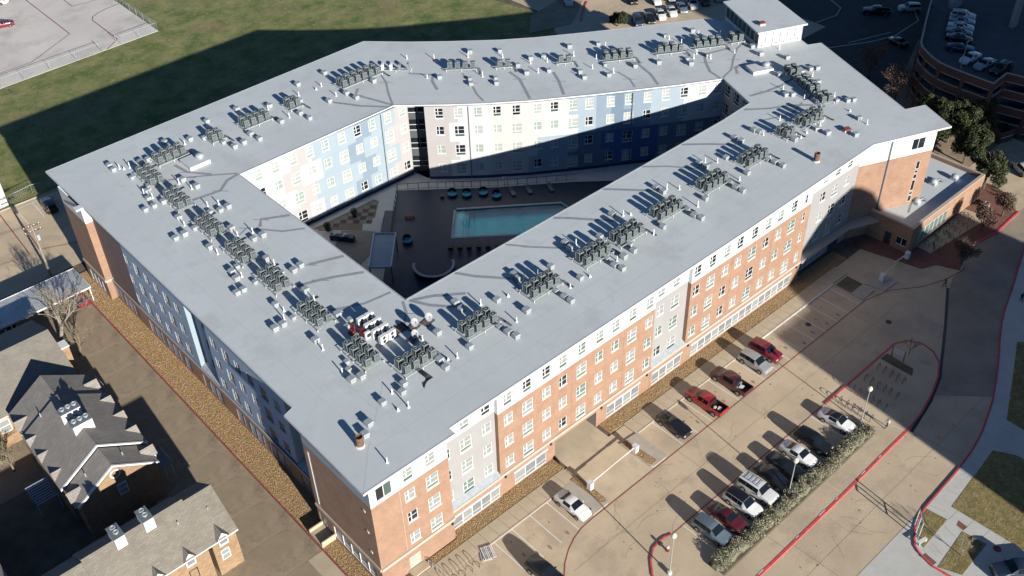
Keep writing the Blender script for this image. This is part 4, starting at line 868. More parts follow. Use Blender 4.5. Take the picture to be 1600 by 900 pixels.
for (k, d, sd), pts in byk.items():
    pts.sort(key=lambda p: (p[0] - p[1] * .3))
    nm = {'big': 'grey vent box', 'small': 'small vent box', 'pipe': 'white vent pipe', 'cone': 'white cone vent'}[k]
    for i, (x, y) in enumerate(pts):
        lab = '%s, %s of %s' % (nm, sd, d) + ('' if len(pts) == 1 else ', %s from left' % ordn(i))
        rz = {'curved wing': -.6, 'east end': -.42}.get(wing(x, y), 0) + rnd.uniform(-.06, .06)
        if k in ('big', 'small'):
            o = thing('vent_hood', lab, 'vent', (x, y, ZR), rz, 'vent hoods on the roof'); link('curb', BC if k == 'big' else SB, o); link('hood', BH if k == 'big' else SH, o); sc_ = rnd.uniform(.92, 1.08); o.scale = (sc_, sc_, sc_)
        elif k == 'pipe': o = tag(link('vent_pipe', PP, None, (x, y, ZR), rz), lab, 'pipe', 'vent pipes on the roof'); o.scale = (1, 1, rnd.uniform(.8, 1.15))
        else: tag(link('vent_cone', CN, None, (x, y, ZR), rz), lab, 'pipe', 'cone vents on the roof')
for x, y, lab in ((2.35, 4.3, 'rusty brown flue stack near the pointed front corner'), (80.5, 3.4, 'brown flue stack near the front edge before the tower')):
    o = thing('flue_stack', lab, 'flue', (x, y, ZR)); MB().lathe([(.5, 0), (.48, .12), (.42, .16)], 'pipe_white').build('flashing', o); MB().lathe([(.40, .1), (.40, 1.35), (.37, 1.36), (.37, 1.2), (.001, 1.19)], 'rust', n=18).build('flue_pipe', o)
for x, y, z, lab in ((90.5, 5.1, ZR, 'red topped vent box near the tower corner of the roof'), (105.2, 31.9, 19.8, 'red topped vent box on the penthouse roof')):
    o = thing('vent_hood', lab, 'vent', (x, y, z), -.42); MB().box(-.5, .5, -.4, .4, 0, .3, 'pipe_white').build('curb', o); MB().box(-.58, .58, -.48, .48, .3, .42, 'red_fade').box(-.5, .5, -.4, .4, .42, .5, 'red_fade').build('hood', o)
for x, y, w_, d_, rz, lab in ((17.1, 65.4, 3.2, 3.2, 0, 'white roof hatch curb with round metal turbine at the alley end of the field wing'), (97.0, 25.7, 3.6, 2.6, -.42, 'white roof hatch curb with round metal turbine on the east end')):
    o = thing('roof_hatch', lab, 'roof hatch', (x, y, ZR), rz); MB().box(-w_ / 2, w_ / 2, -d_ / 2, d_ / 2, 0, .55, 'white_trim', 'roof_membrane').build('curb', o)
    MB().lathe([(.42, .55), (.42, .75), (.62, .78), (.66, .95), (.55, 1.15), (.3, 1.27), (.001, 1.3)], 'galv', (w_ / 2 - .8, -.1, 0), 20).build('turbine', o, smooth=True)
# ================================================================ COURTYARD (deck 3 m above the street)
CZ = 3.0
q_ = math.atan2(-10.5, 13.3)                     # pool axis
pool = [(48.5, 46.0), (61.8, 35.5), (61.7, 33.0), (56.5, 28.9), (43.1, 40.2)]
court = struct(ring([(20.0, 19.7), (87.3, 19.7), (90.8, 27.8), (84, 31.7), (72.5, 38.8), (64, 44.5), (58.3, 49), (51, 56), (50.6, 59.5), (20, 58.4)], pool, CZ - .3, CZ, 'deck_grey', 'deck_grey', 'deck_grey').build('courtyard_deck'))
poolc = [(p[0] + (52.5 - p[0]) * .0, p[1]) for p in pool]
mb = MB(); mb.strip([(44.2, 56.9), (45.4, 56.2), (57.7, 45.8), (68, 38.2)], .1, CZ, 'deck_dark')
dk = struct(ring([(37.2, 47.6), (29.5, 39.2), (27, 33), (33, 27), (46, 21), (70, 21), (72, 34), (67.5, 38), (57.5, 45.6), (45.2, 56.3)], pool, CZ + .004, CZ + .03, 'deck_dark', 'deck_dark', 'deck_dark').build('pool_deck'))
P = struct(MB().prism(pool, CZ - 1.2, CZ - 1.1, 'pool_shell').build('pool_basin'))
mb = MB()
for a, b in zip(pool, pool[1:] + pool[:1]): mb.face([(*a, CZ - 1.1), (*b, CZ - 1.1), (*b, CZ + .03), (*a, CZ + .03)], 'pool_shell'); mb.face([(*b, CZ - 1.1), (*a, CZ - 1.1), (*a, CZ + .03), (*b, CZ + .03)], 'pool_shell')
mb.build('pool_wall', P)
MB().prism([(48.45, 45.95), (49.7, 44.9), (44.4, 39.2), (43.15, 40.15)], CZ - 1.09, CZ - .3, 'pool_shelf').build('pool_shelf', P)
for k in range(2): MB().prism([(49.7 + k * .3, 44.9 - k * .25), (50 + k * .3, 44.65 - k * .25), (44.7 + k * .3, 38.95 - k * .25), (44.4 + k * .3, 39.2 - k * .25)], CZ - 1.09, CZ - .5 - k * .25, 'pool_shelf').build('pool_step', P)
struct(MB().sheet(pool, CZ - .12, 'pool_water').build('pool_water'))
cp = MB(); cp.strip(pool + pool[:1], .42, CZ + .06, 'coping', .05, -.2); cp.build('pool_coping', P)
# chequered terrace of square tiles
ck = struct(MB().prism([(29.4, 57.0), (41.0, 57.0), (41.2, 56.0), (38, 52.7), (36.7, 54), (34.6, 51.4), (31.8, 54.2)], CZ + .002, CZ + .012, 'joint').build('chequered_terrace'))
mt = [MB().box(-.47, .47, -.47, .47, 0, .02, m).mesh('tile') for m in ('tile_light', 'tile_dark')]
for i in range(-14, 14):
    for j in range(-14, 14):
        x = 36 + (i * .7071 - j * .7071) * 1.0; y = 54.6 + (i * .7071 + j * .7071)
        if y < 56.6 and y > 55.0 - .0 and 30 < x < 40.4 or (y <= 55.0 and y > 52.2 and (x + y) > 88.2 and (y - x) > 14.6): link('tile', mt[(i + j) % 2], ck, (x, y, CZ + .012), .785)
struct(MB().prism([(36.7, 53.8), (39.1, 51.7), (36.75, 49.5), (34.7, 51.4)], CZ + .002, CZ + .02, 'concrete_pale').build('pale_paving'))
struct(MB().prism([(32.2, 53.6), (34.7, 51.35), (36.3, 49.0), (33.5, 46), (29.2, 44.4), (26, 48)], CZ + .001, CZ + .015, 'tile_light').build('grill_terrace'))
struct(MB().prism([(40.3, 53.2), (41.4, 52.2), (37.6, 47.7), (36.3, 49)], CZ + .001, CZ + .02, 'deck_dark').build('dark_paving'))
for i, (x, y) in enumerate(((35.9, 55.2), (30.8, 55.1))):
    o = thing('potted_plant', 'dark round clipped shrub in a pot on the chequered terrace, %s' % ('nearer the glazed stair' if i == 0 else 'nearer the alley wing'), 'plant', (x, y, CZ + .02)); MB().lathe([(.28, 0), (.4, .5), (.4, .55), (.3, .5)], 'dark_steel').build('pot', o); r_ = np.random.default_rng(i)
    f = MB()
    for _ in range(260):
        d = r_.normal(size=3); d /= np.linalg.norm(d); c = d * r_.uniform(.35, .62); t = r_.normal(size=3) * .1; u = np.cross(d, t); u = u / (np.linalg.norm(u) + 1e-6) * .09
        c[2] += .95; f.face([c - t, c + u, c + t], 'leaf_c')
    f.build('foliage', o)
# railing round the pool deck
RL = [(37.4, 47.6), (45.3, 56.4), (49.3, 53.3), (53.4, 49.6), (57.7, 45.9), (62.8, 42.1), (68, 38.3)]
rl = thing('pool_railing', 'dark metal railing round the pool deck', 'railing', (0, 0, 0)); mb = MB(); mp = MB().tube((0, 0, 0), (0, 0, 1.15), .045, .045, 'dark_steel', 6).mesh('post')
mb.path([(*p, CZ + 1.15) for p in RL], .045, 'dark_steel').path([(*p, CZ + .15) for p in RL], .025, 'dark_steel'); mb.build('rail', rl)
for a, b in zip(RL, RL[1:]):
    n = max(1, round(math.hypot(b[0] - a[0], b[1] - a[1]) / 1.5))
    for k in range(n): link('post', mp, rl, (a[0] + (b[0] - a[0]) * k / n, a[1] + (b[1] - a[1]) * k / n, CZ))
for i, (x, y, lab) in enumerate(((50.6, 48.9, 'round wicker daybed with teal cushion, first along the railing from the red stool'), (52.2, 47.2, 'round wicker daybed with teal cushion, second along the railing from the red stool'), (54.4, 45.7, 'round wicker daybed with teal cushion, third along the railing from the red stool'), (55.4, 43.6, 'round wicker daybed with teal cushion standing out from the railing toward the pool'), (37.7, 44.0, 'round wicker daybed with teal cushion beside the blue shade roof'))):
    o = thing('daybed', lab, 'daybed', (x, y, CZ + .03), -.75 + i * .12, 'round daybeds on the pool deck'); MB().lathe([(.75, 0), (.82, .3), (.8, .38)], 'wicker', n=20).build('base', o); MB().lathe([(.74, .38), (.74, .5), (.6, .54)], 'cushion_teal', n=20).build('cushion', o)
    h = MB()
    for k in range(9):
        a0, a1 = [math.radians(20 + 140 * (k + d) / 9) for d in (0, 1)]
        h.face([(.82 * math.cos(a0), .82 * math.sin(a0), .3), (.82 * math.cos(a1), .82 * math.sin(a1), .3), (.6 * math.cos(a1), .6 * math.sin(a1), 1.15), (.6 * math.cos(a0), .6 * math.sin(a0), 1.15)], 'wicker')
    h.build('hood', o); MB().box(-.35, .05, .2, .45, .52, .7, 'darkc' if False else 'canopy_blue').build('pillow', o)
o = thing('stool', 'red cube stool beside the first daybed', 'stool', (49.1, 49.6, CZ + .03), .8); MB().box(-.28, .28, -.28, .28, .04, .42, 'red_plastic').build('seat', o); MB().box(-.24, .24, -.24, .24, 0, .04, 'dark_steel').build('base', o)
o = thing('lounge_table', 'red topped low table by the dark paving of the pool deck', 'table', (42.0, 49.0, CZ + .03), -.7); MB().box(-.75, .75, -.4, .4, .38, .45, 'red_plastic').build('table_top', o)
for a in (-.65, .65):
    for b in (-.32, .32): MB().box(a - .04, a + .04, b - .04, b + .04, 0, .38, 'dark_steel').build('leg', o)
def chaise(x, y, rz, lab, m):
    o = thing('chaise', lab, 'lounger', (x, y, CZ + .03), rz, 'loungers by the pool')
    MB().box(-.33, .33, -.95, .35, .28, .34, m).build('seat', o); MB().face([(-.33, .35, .34), (.33, .35, .34), (.33, .95, .75), (-.33, .95, .75)], m).box(-.33, .33, .9, .96, .3, .75, m).build('backrest', o)
    for a in (-.3, .3):
        for b in (-.85, .3): MB().box(a - .03, a + .03, b - .03, b + .03, 0, .28, 'dark_steel').build('leg', o)
for k in range(6): chaise(41.5 + 1.07 * k, 38.3 - .9 * k, -.75 + math.pi, 'dark lounger on the near side of the pool, %s from the pool end' % ordn(k), 'dark_steel')
for k, (x, y) in enumerate(((57.9, 42.6), (60.2, 41.2), (63.1, 39.2))): chaise(x, y, -.4, 'slatted lounger along the far railing, %s from the daybeds' % ordn(k), 'grey_steel')
o = thing('life_ring_post', 'post with pale life ring on the far railing', 'life ring', (58.5, 45.2, CZ), -.7); MB().tube((0, 0, 0), (0, 0, 1.6), .04, .04, 'dark_steel').build('post', o); t_ = MB()
for k in range(16):
    a, b = 2 * math.pi * k / 16, 2 * math.pi * (k + 1) / 16; t_.tube((.28 * math.cos(a), -.08, 1.5 + .28 * math.sin(a)), (.28 * math.cos(b), -.08, 1.5 + .28 * math.sin(b)), .07, .07, 'white_paint', 6)
t_.build('ring', o)
# shade structure with blue-grey flat roof
o = thing('shade_pavilion', 'open pavilion with blue grey tray roof beside the pool deck', 'pavilion', (31.7, 41.6, CZ)); SP = [(-1.5, -4.0), (4.0, 2.1), (1.5, 4.4), (-3.9, -1.7)]
MB().prism(SP, 2.75, 2.95, 'canopy_blue').build('roof', o); mb = MB(); mb.strip(SP + SP[:1], .2, 3.1, 'white_trim', .15, .1); mb.build('fascia', o)
for p_ in SP: MB().box(p_[0] * .92 - .08, p_[0] * .92 + .08, p_[1] * .92 - .08, p_[1] * .92 + .08, 0, 2.75, 'grey_steel').build('post', o)
o = thing('grill_counter', 'dark outdoor counter with two steel grills on the terrace', 'grill counter', (31.0, 51.4, CZ), -.95); MB().box(-1.9, 1.9, -.4, .4, 0, .9, 'deck_dark').build('counter', o)
for a in (-.9, .6): MB().box(a - .4, a + .4, -.3, .3, .9, 1.02, 'galv').lathe([(.36, 1.02), (.33, 1.2), (.15, 1.32)], 'galv', (a, 0, 0), 12).build('grill', o)
# curved planter wall round the fire lounge
o = thing('curved_wall', 'pale topped half round wall at the near corner of the court', 'wall', (36.4, 36.0, CZ)); pts = [(2.9 * math.cos(math.radians(a)), 2.9 * math.sin(math.radians(a))) for a in range(130, 345, 8)]
mb = MB(); mb.strip(pts, .3, 1.0, 'deck_dark', 1.0); mb.build('wall', o); mb = MB(); mb.strip(pts, .42, 1.07, 'coping', .06); mb.build('coping', o)

# ================================================================ LOW ANNEX BY THE TOWER
an = thing('brick_annex', 'low flat roofed brick annex with green glazing beside the angled tower', 'building')
AX0, AX1, AY0, AY1, AZ = 92.3, 113.4, -7.75, 1.7, 4.6
def abr(s, z): return 'brick_orange'
def awall(a, b, ops): return wall('wall', a, b, 0, AZ, ops, abr, parent=an)
awall((AX0, AY0), (AX1, AY0), [(1.6, 10.6, 1.0, 3.3)])
f = MB(); n = 7
for k in range(n + 1): f.box(1.6 + k * 9 / n - .05, 1.6 + k * 9 / n + .05, .03, .12, 1.0, 3.3, 'white_trim')
f.box(1.55, 10.65, -.12, .1, .88, .998, 'stone_band').box(1.5, 10.7, -.14, .1, 3.302, 3.5, 'stone_band')
fo = f.build('window', an, (AX0, AY0, 0))
for k in range(n): MB().face([(1.65 + k * 9 / n, .1, 1.0), (1.55 + (k + 1) * 9 / n, .1, 1.0), (1.55 + (k + 1) * 9 / n, .1, 3.3), (1.65 + k * 9 / n, .1, 3.3)], 'blind_green').build('pane', fo)
awall((AX1, AY0), (AX1, AY1), []); awall((AX0, 1.0), (AX0, AY0), [(4.6, 5.7, .1, 2.3), (6.6, 8.2, 1.0, 2.4)])
dd = MB().box(4.6, 5.7, .04, .1, .1, 2.3, 'dark_steel').build('door', an, (AX0, 1.0, 0), -math.pi / 2); MB().box(5.5, 5.55, 0, .04, 1.0, 1.2, 'galv').build('handle', dd)
ww = MB().box(6.6, 8.2, .03, .1, 1, 1.08, 'white_trim').box(6.6, 8.2, .03, .1, 2.32, 2.4, 'white_trim').box(7.35, 7.43, .03, .1, 1.08, 2.32, 'white_trim').build('window', an, (AX0, 1.0, 0), -math.pi / 2); MB().face([(6.6, .09, 1), (8.2, .09, 1), (8.2, .09, 2.4), (6.6, .09, 2.4)], 'glass_dark').build('pane', ww)
MB().sheet([(AX0 + .1, AY0 + .1), (AX1 - .1, AY0 + .1), (AX1 - .1, AY1), (AX0 + .1, AY1)], 3.95, 'roof_membrane').build('roof', an)
mb = MB(); mb.strip([(AX0 + .2, 1.2), (AX0 + .2, AY0 + .2), (AX1 - .2, AY0 + .2), (AX1 - .2, AY1)], .56, AZ + .12, 'stone_band', .16); mb.strip([(AX0 + .36, 1.0), (AX0 + .36, AY0 + .36), (AX1 - .36, AY0 + .36), (AX1 - .36, AY1)], .1, AZ - .05, 'brick_orange', .62); mb.build('parapet', an)
mb = MB(); mb.strip([(96.5, -4.5), (99, -3.5), (102, -3.2)], .3, 3.956, 'roof_patch'); mb.strip([(100.5, -2), (105, -1.2), (108, -.4)], .45, 3.956, 'roof_patch'); mb.build('membrane_patch', an)
for x, y, lab in ((99.6, -4.0, 'steel fan unit with duct on the annex roof nearest the tower'), (106.2, -3.0, 'steel fan unit with duct in the middle of the annex roof'), (109.8, -4.6, 'round steel exhaust fan near the outer corner of the annex roof')):
    o = thing('exhaust_fan', lab, 'fan', (x, y, 3.95)); MB().box(-.5, .5, -.5, .5, 0, .4, 'galv').build('curb', o); MB().lathe([(.5, .4), (.6, .5), (.55, .75), (.3, .95), (.001, 1.0)], 'galv').build('cap', o)
    if x < 108: MB().path([(.5, 0, .3), (1.2, -.3, .5), (1.5, -.9, .2)], .18, 'galv_dark', 8).build('duct', o)
# ================================================================ PARKING GARAGE at the upper right
gz = 11.0
GP = [(153, 26.1), (144, 22), (135.4, 17.9), (134, 16.9), (132.7, 15.2), (131.5, 13.4), (130.6, 11.4), (130.2, 9), (130.1, 6.7), (130, 1.5), (135, 1.7), (136, -3), (145, -12), (200, -10), (200, 40), (170, 34)]
ga = thing('parking_garage', 'curved brick parking garage with open decks at the upper right', 'building', (0, 0, 0))
for lv in range(4):
    z = gz - 3.0 * lv
    MB().prism(GP, z - 1.35, z - 1.1, 'deck_asphalt' if lv == 0 else 'grey_panel').build('deck', ga)
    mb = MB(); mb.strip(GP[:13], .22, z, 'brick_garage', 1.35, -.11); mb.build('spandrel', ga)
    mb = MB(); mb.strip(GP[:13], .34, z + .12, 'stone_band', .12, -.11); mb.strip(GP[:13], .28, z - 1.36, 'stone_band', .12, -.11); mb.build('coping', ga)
for k in range(12):
    a, b = GP[k], GP[k + 1]; L = math.hypot(b[0] - a[0], b[1] - a[1])
    if L < 2.5 and k % 2: continue
    MB().box(a[0] - .3, a[0] + .3, a[1] - .3, a[1] + .3, 0, gz - .9, 'brick_garage').build('column', ga)
MB().prism([(133, 4), (134.5, 12), (152, 22), (190, 30), (190, 0), (145, -8)], 0, gz - 1.5, 'wall_navy').build('core', ga)
for a, b in (((154, 23.2), (157, 22)), ((154.2, 11), (156, 10.2))): MB().box(a[0], b[0], b[1], a[1], gz - 1.1, 19, 'grey_panel').build('pylon', ga)
MB().prism([(150, 20), (190, 36), (192, 33), (152, 17)], 18, 19.2, 'brick_garage').build('upper_spandrel', ga)
MB().prism([(154.2, 10.5), (190, 20), (190, 17), (154.2, 7.5)], 17.5, 18.7, 'brick_garage').build('upper_spandrel', ga)
# two neighbouring blocks south of the lot, outside the picture, whose shadows fall across it
t1 = thing('neighbour_hall', 'long brick hall with barrel roof south of the lot', 'building')
MB().box(52.1, 96.5, -123, -95, 0, 29.6, 'brick_orange', 'roof_membrane').build('wall', t1)
prof = [(60, 29.6), (64.8, 35.4), (68.2, 38.4), (72.2, 40.9), (76.2, 41.6), (78.3, 40.6), (80.4, 38.9), (82.5, 35.5), (84.2, 33), (85.8, 29.6)]
mb = MB(); n = len(prof)
for y, rev in ((-95.5, False), (-112, True)): 
    f_ = [(x, y, z) for x, z in prof]; mb.face(f_ if rev else f_[::-1], 'white_panel')
for a, b in zip(prof, prof[1:]): mb.face([(a[0], -95.5, a[1]), (b[0], -95.5, b[1]), (b[0], -112, b[1]), (a[0], -112, a[1])][::-1], 'roof_membrane')
mb.build('barrel_roof', t1)
mw = MB().box(-1, 1, 0, .08, 0, 1.8, 'glass_dark').box(-1.1, 1.1, 0, .05, -.1, -.002, 'white_trim').mesh('window')
for i in range(12):
    for k in range(7): link('window', mw, t1, (55 + i * 3.5, -95, 2.5 + k * 3.7))
t2 = thing('neighbour_tower', 'tall brick tower block south east of the lot', 'building')
MB().box(114.3, 230, -136, -110, 0, 66, 'brick_tan', 'roof_membrane').build('wall', t2)
for i in range(24):
    for k in range(10): link('window', mw, t2, (117.5 + i * 4.6, -110, 3 + k * 6.2))
# ================================================================ BRICK TOWNHOUSES, CARPORT, POLE, FENCES (left side)
def gable_y(h, x0, x1, y0, y1, ze, zr, rm, over=.35, zb=0, wm='brick_tan', rake=True):
    """gabled range with ridge along y; roof slopes, walls, rakes"""
    xc = (x0 + x1) / 2; t = .16; sl = (zr - ze) / (xc - x0); zo = ze - sl * over
    for s, xe in ((-1, x0 - over), (1, x1 + over)):
        mb = MB(); a = [(xe, y0, zo), (xc, y0, zr), (xc, y1, zr), (xe, y1, zo)]
        if s < 0: a = a[::-1]
        mb.face(a[::-1] if s > 0 else a[::-1], rm); mb.face([(p[0], p[1], p[2] - t) for p in a], rm)
        for i in range(4): p, q = a[i], a[(i + 1) % 4]; mb.face([p, q, (q[0], q[1], q[2] - t), (p[0], p[1], p[2] - t)], 'white_trim')
        r = mb.build('roof_slope', h)
        if rake: 
            k = MB()
            for y in (y0 - .06,): k.face([(xe, y, zo + .02), (xc, y, zr + .02), (xc, y, zr - .22), (xe, y, zo - .22)], 'white_trim').face([(xe, y, zo + .05), (xe, y + .22, zo + .05), (xc, y + .22, zr + .05), (xc, y, zr + .05)], 'white_trim')
            k.build('rake_board', r)
    mb = MB()
    for y in (y0 + .3, y1 - .3): f = [(x0, y, zb), (x1, y, zb), (x1, y, ze - .1), (xc, y, zr - .2), (x0, y, ze - .1)]; mb.face(f if y < (y0 + y1) / 2 else f[::-1], wm)
    for x in (x0, x1): f = [(x, y0 + .3, zb), (x, y1 - .3, zb), (x, y1 - .3, ze - .1), (x, y0 + .3, ze - .1)]; mb.face(f if x > xc else f[::-1], wm)
    mb.build('wall', h)
def chase(h, x, y, zb, zt, lx, ly, n, along):
    o = MB().box(x - lx / 2, x + lx / 2, y - ly / 2, y + ly / 2, zb, zt, 'white_panel').box(x - lx / 2 - .06, x + lx / 2 + .06, y - ly / 2 - .06, y + ly / 2 + .06, zt, zt + .08, 'galv_dark').build('chimney_chase', h)
    for k in range(n):
        d = (k - (n - 1) / 2) * .72
        MB().lathe([(.13, 0), (.13, .22), (.3, .24), (.3, .38), (.2, .39), (.18, .34)], 'galv', (x + (d if along == 'x' else 0), y + (0 if along == 'x' else d), zt + .08), 14).build('flue_cap', o)
def dormer(h, x, y, s, ze, axis):
    """small gabled wall dormer breaking the eave; s = outward sign"""
    mb = MB(); w = .55; d = 1.15
    F = (lambda u, v, z: (x + s * u, y + v, z)) if axis == 'x' else (lambda u, v, z: (x + v, y + s * u, z))
    top = ze + .85; e = ze + .1
    mb.face([F(.3, -w, ze - 1.4), F(.3, w, ze - 1.4), F(.3, w, e), F(.3, 0, top - .12), F(.3, -w, e)], 'white_panel')
    for q in (-1, 1): mb.face([F(.3, q * w, ze - 1.4), F(.3, q * w, e), F(-d * .7, q * w, e), F(-d * .7, q * w, ze - 1.4)], 'white_panel')
    mb.face([F(.31, -.42, ze - 1.1), F(.31, .42, ze - 1.1), F(.31, .42, ze - .05), F(.31, -.42, ze - .05)], 'screen_grey')
    o = mb.build('dormer', h); r = MB()
    for q in (-1, 1): r.face([F(.5, q * (w + .2), e - .22), F(.5, 0, top), F(-d, 0, top), F(-d, q * (w + .2), e - .22)], 'shingle_dark'); r.face([F(.5, q * (w + .2), e - .28), F(.5, 0, top - .06), F(-d, 0, top - .06), F(-d, q * (w + .2), e - .28)], 'shingle_dark')
    r.build('dormer_roof', o)
def sash(h, x, y, z, w, hh, axis, s):
    F = (lambda u, v, zz: (x + s * u, y + v, zz)) if axis == 'x' else (lambda u, v, zz: (x + v, y + s * u, zz))
    m = MB()
    def bx(v0, v1, z0, z1, u0, u1, mm):
        a, b = F(u0, v0, z0), F(u1, v1, z1); m.box(a[0], b[0], a[1], b[1], z0, z1, mm)
    bx(-w / 2, w / 2, z, z + .1, .003, .1, 'white_trim'); bx(-w / 2, w / 2, z + hh - .1, z + hh, .003, .1, 'white_trim'); bx(-w / 2, -w / 2 + .09, z + .1, z + hh - .1, .003, .1, 'white_trim'); bx(w / 2 - .09, w / 2, z + .1, z + hh - .1, .003, .1, 'white_trim'); bx(-w / 2 + .09, w / 2 - .09, z + hh / 2 - .04, z + hh / 2 + .04, .003, .09, 'white_trim')
    o = m.build('window', h); g = MB(); a, b = F(.04, -w / 2 + .09, z + .1), F(.04, w / 2 - .09, z + hh - .1)
    g.face([a, (b[0], b[1], a[2]), b, (a[0], a[1], b[2])], 'blind'); g.build('pane', o)
# house with three stepped roofs in the middle
h2 = thing('brick_townhouse', 'brick townhouse with stepped dark gable roof and round attic vent beside the alley', 'house')
gable_y(h2, -20.6, -11.5, 27.3, 30.9, 6.1, 9.05, 'shingle_dark'); gable_y(h2, -21, -11.1, 30.9, 42.0, 6.3, 9.5, 'shingle_dark'); gable_y(h2, -20.8, -11.3, 42.0, 47.0, 6.1, 9.2, 'shingle_dark')
chase(h2, -16.1, 37.9, 8.3, 10.2, 2.3, 1.1, 3, 'x'); chase(h2, -15.9, 35.1, 8.3, 10.2, 2.3, 1.1, 3, 'x')
for y in (44.3, 40.3, 36.8, 33.5, 29.3): dormer(h2, -11.2, y, 1, 6.1, 'x')
for y in (44.0, 40.2, 36.9, 33.2, 29.1): dormer(h2, -20.8, y, -1, 6.1, 'x')
MB().tube((-16.05, 27.66, 7.5), (-16.05, 27.48, 7.5), .62, .62, 'white_trim', 20).tube((-16.05, 27.6, 7.5), (-16.05, 27.46, 7.5), .45, .45, 'brick_tan', 20).build('attic_vent', h2)
sash(h2, -15.8, 27.6, 4.0, 1.1, 1.7, 'y', -1)
for x, y, z in ((-18.6, 41.6, 8.1), (-18.6, 29.5, 7.6), (-14.2, 29.2, 8.0)): MB().tube((x, y, z - .3), (x, y, z + .35), .07, .07, 'galv', 6).build('vent_pipe', h2)
# house at the bottom edge, ridge along x
h3 = thing('brick_townhouse', 'brick townhouse with grey brown roof and two white chimney chases at the bottom edge', 'house', (0, 0, 0))
def gable_x(h, x0, x1, y0, y1, ze, zr, rm, over=.35, wm='brick_tan'):
    yc = (y0 + y1) / 2; t = .16; sl = (zr - ze) / (yc - y0); zo = ze - sl * over
    for s, ye in ((-1, y0 - over), (1, y1 + over)):
        a = [(x0, ye, zo), (x1, ye, zo), (x1, yc, zr), (x0, yc, zr)]
        if s > 0: a = a[::-1]
        mb = MB(); mb.face(a, rm); mb.face([(p[0], p[1], p[2] - t) for p in a[::-1]], rm)
        for i in range(4): p, q = a[i], a[(i + 1) % 4]; mb.face([p, (p[0], p[1], p[2] - t), (q[0], q[1], q[2] - t), q], 'white_trim')
        mb.build('roof_slope', h)
    mb = MB()
    for x in (x0 + .25, x1 - .25): f = [(x, y0, 0), (x, y1, 0), (x, y1, ze - .1), (x, yc, zr - .2), (x, y0, ze - .1)]; mb.face(f if x > (x0 + x1) / 2 else f[::-1], wm)
    for y in (y0, y1): f = [(x0 + .25, y, 0), (x1 - .25, y, 0), (x1 - .25, y, ze - .1), (x0 + .25, y, ze - .1)]; mb.face(f if y == y0 else f[::-1], wm)
    mb.build('wall', h)
gable_x(h3, -12.8, -9.45, 13.0, 21.3, 6.0, 9.2, 'shingle_grey'); gable_x(h3, -24.1, -12.8, 12.9, 21.4, 6.15, 9.6, 'shingle_grey'); gable_x(h3, -31, -24.1, 13.0, 21.3, 6.0, 9.2, 'shingle_grey')
chase(h3, -16.9, 17.2, 8.4, 10.5, 1.1, 1.9, 2, 'y'); chase(h3, -20.1, 17.2, 8.4, 10.5, 1.1, 1.9, 2, 'y')
for x in (-11.3, -15.2, -18.7, -22.2): dormer(h3, x, 13.0, -1, 6.05, 'y')
for x in (-11.4, -15.2, -18.7): sash(h3, x, 13.0, 2.2, 1.0, 1.6, 'y', -1)
for x, y, z in ((-14.4, 15.5, 8.4), (-11, 15.5, 7.9)): MB().tube((x, y, z - .4), (x, y, z + .3), .07, .07, 'galv', 6).build('vent_pipe', h3)
# house with the broad tan roof
h1 = thing('brick_townhouse', 'townhouse with broad tan shingle roof in shadow below the carport', 'house', (0, 0, 0))
gable_x(h1, -32, -11.6, 48.5, 63.6, 5.0, 8.2, 'shingle_tan', wm='brick_tan')
MB().box(-11.6, -10.6, 53.0, 54.4, 0, 6.6, 'brick_tan').box(-11.7, -10.5, 52.9, 54.5, 6.6, 6.75, 'white_trim').build('chimney', h1)
sash(h1, -21.8, 48.5, 2.3, 1.4, 2.0, 'y', -1); sash(h1, -24.5, 48.5, 2.3, 1.4, 2.0, 'y', -1)
h4 = thing('brick_townhouse', 'dark roofed townhouse cut off by the left edge at the bottom', 'house', (0, 0, 0)); gable_y(h4, -40, -30.5, 22, 38, 5.5, 8.2, 'shingle_dark')
# white walled building at the left edge beyond the yard
hw_ = thing('white_building', 'white walled low building cut off by the left edge beyond the yard', 'building', (0, 0, 0)); MB().prism([(-14, 101.8), (-1.4, 102.4), (.4, 111), (-14, 112)], 0, 5.2, 'wall_white', 'wall_white').build('wall', hw_); MB().prism([(-14.2, 101.6), (-1.2, 102.2), (.6, 111.2), (-14, 112.2)], 5.2, 5.4, 'galv').build('roof', hw_)
# balconies and ironwork of the middle house
for i, (x, y) in enumerate(((-10.3, 47.5), (-10.0, 30.2))):
    o = thing('stair_landing', 'pale metal stair landing on the alley side of the middle townhouse, %s' % ('far end' if i == 0 else 'near end'), 'stairs', (x, y, 0))
    MB().box(-.5, .5, -1.4, 1.4, 2.9, 3.0, 'galv_dark').build('landing', o); mb = MB()
    for k in range(8): mb.tube((.5, -1.4 + k * .4, 3), (.5, -1.4 + k * .4, 3.95), .02, .02, 'galv', 4)
    mb.path([(.5, -1.4, 3.95), (.5, 1.4, 3.95)], .03, 'galv'); mb.build('railing', o)
    for a in (-.45, .45): MB().tube((a, -1.3, 0), (a, -1.3, 2.9), .05, .05, 'galv', 6).build('leg', o)
o = thing('pergola', 'pale slatted pergola left of the middle townhouse', 'pergola', (-22.6, 36.0, 0))
for k in range(9): MB().box(-1.3, 1.3, -1.7 + k * .42, -1.6 + k * .42, 2.4, 2.52, 'wall_slate').build('slat', o)
for a in (-1.2, 1.2):
    for b in (-1.6, 1.6): MB().box(a - .06, a + .06, b - .06, b + .06, 0, 2.4, 'wall_slate').build('post', o)
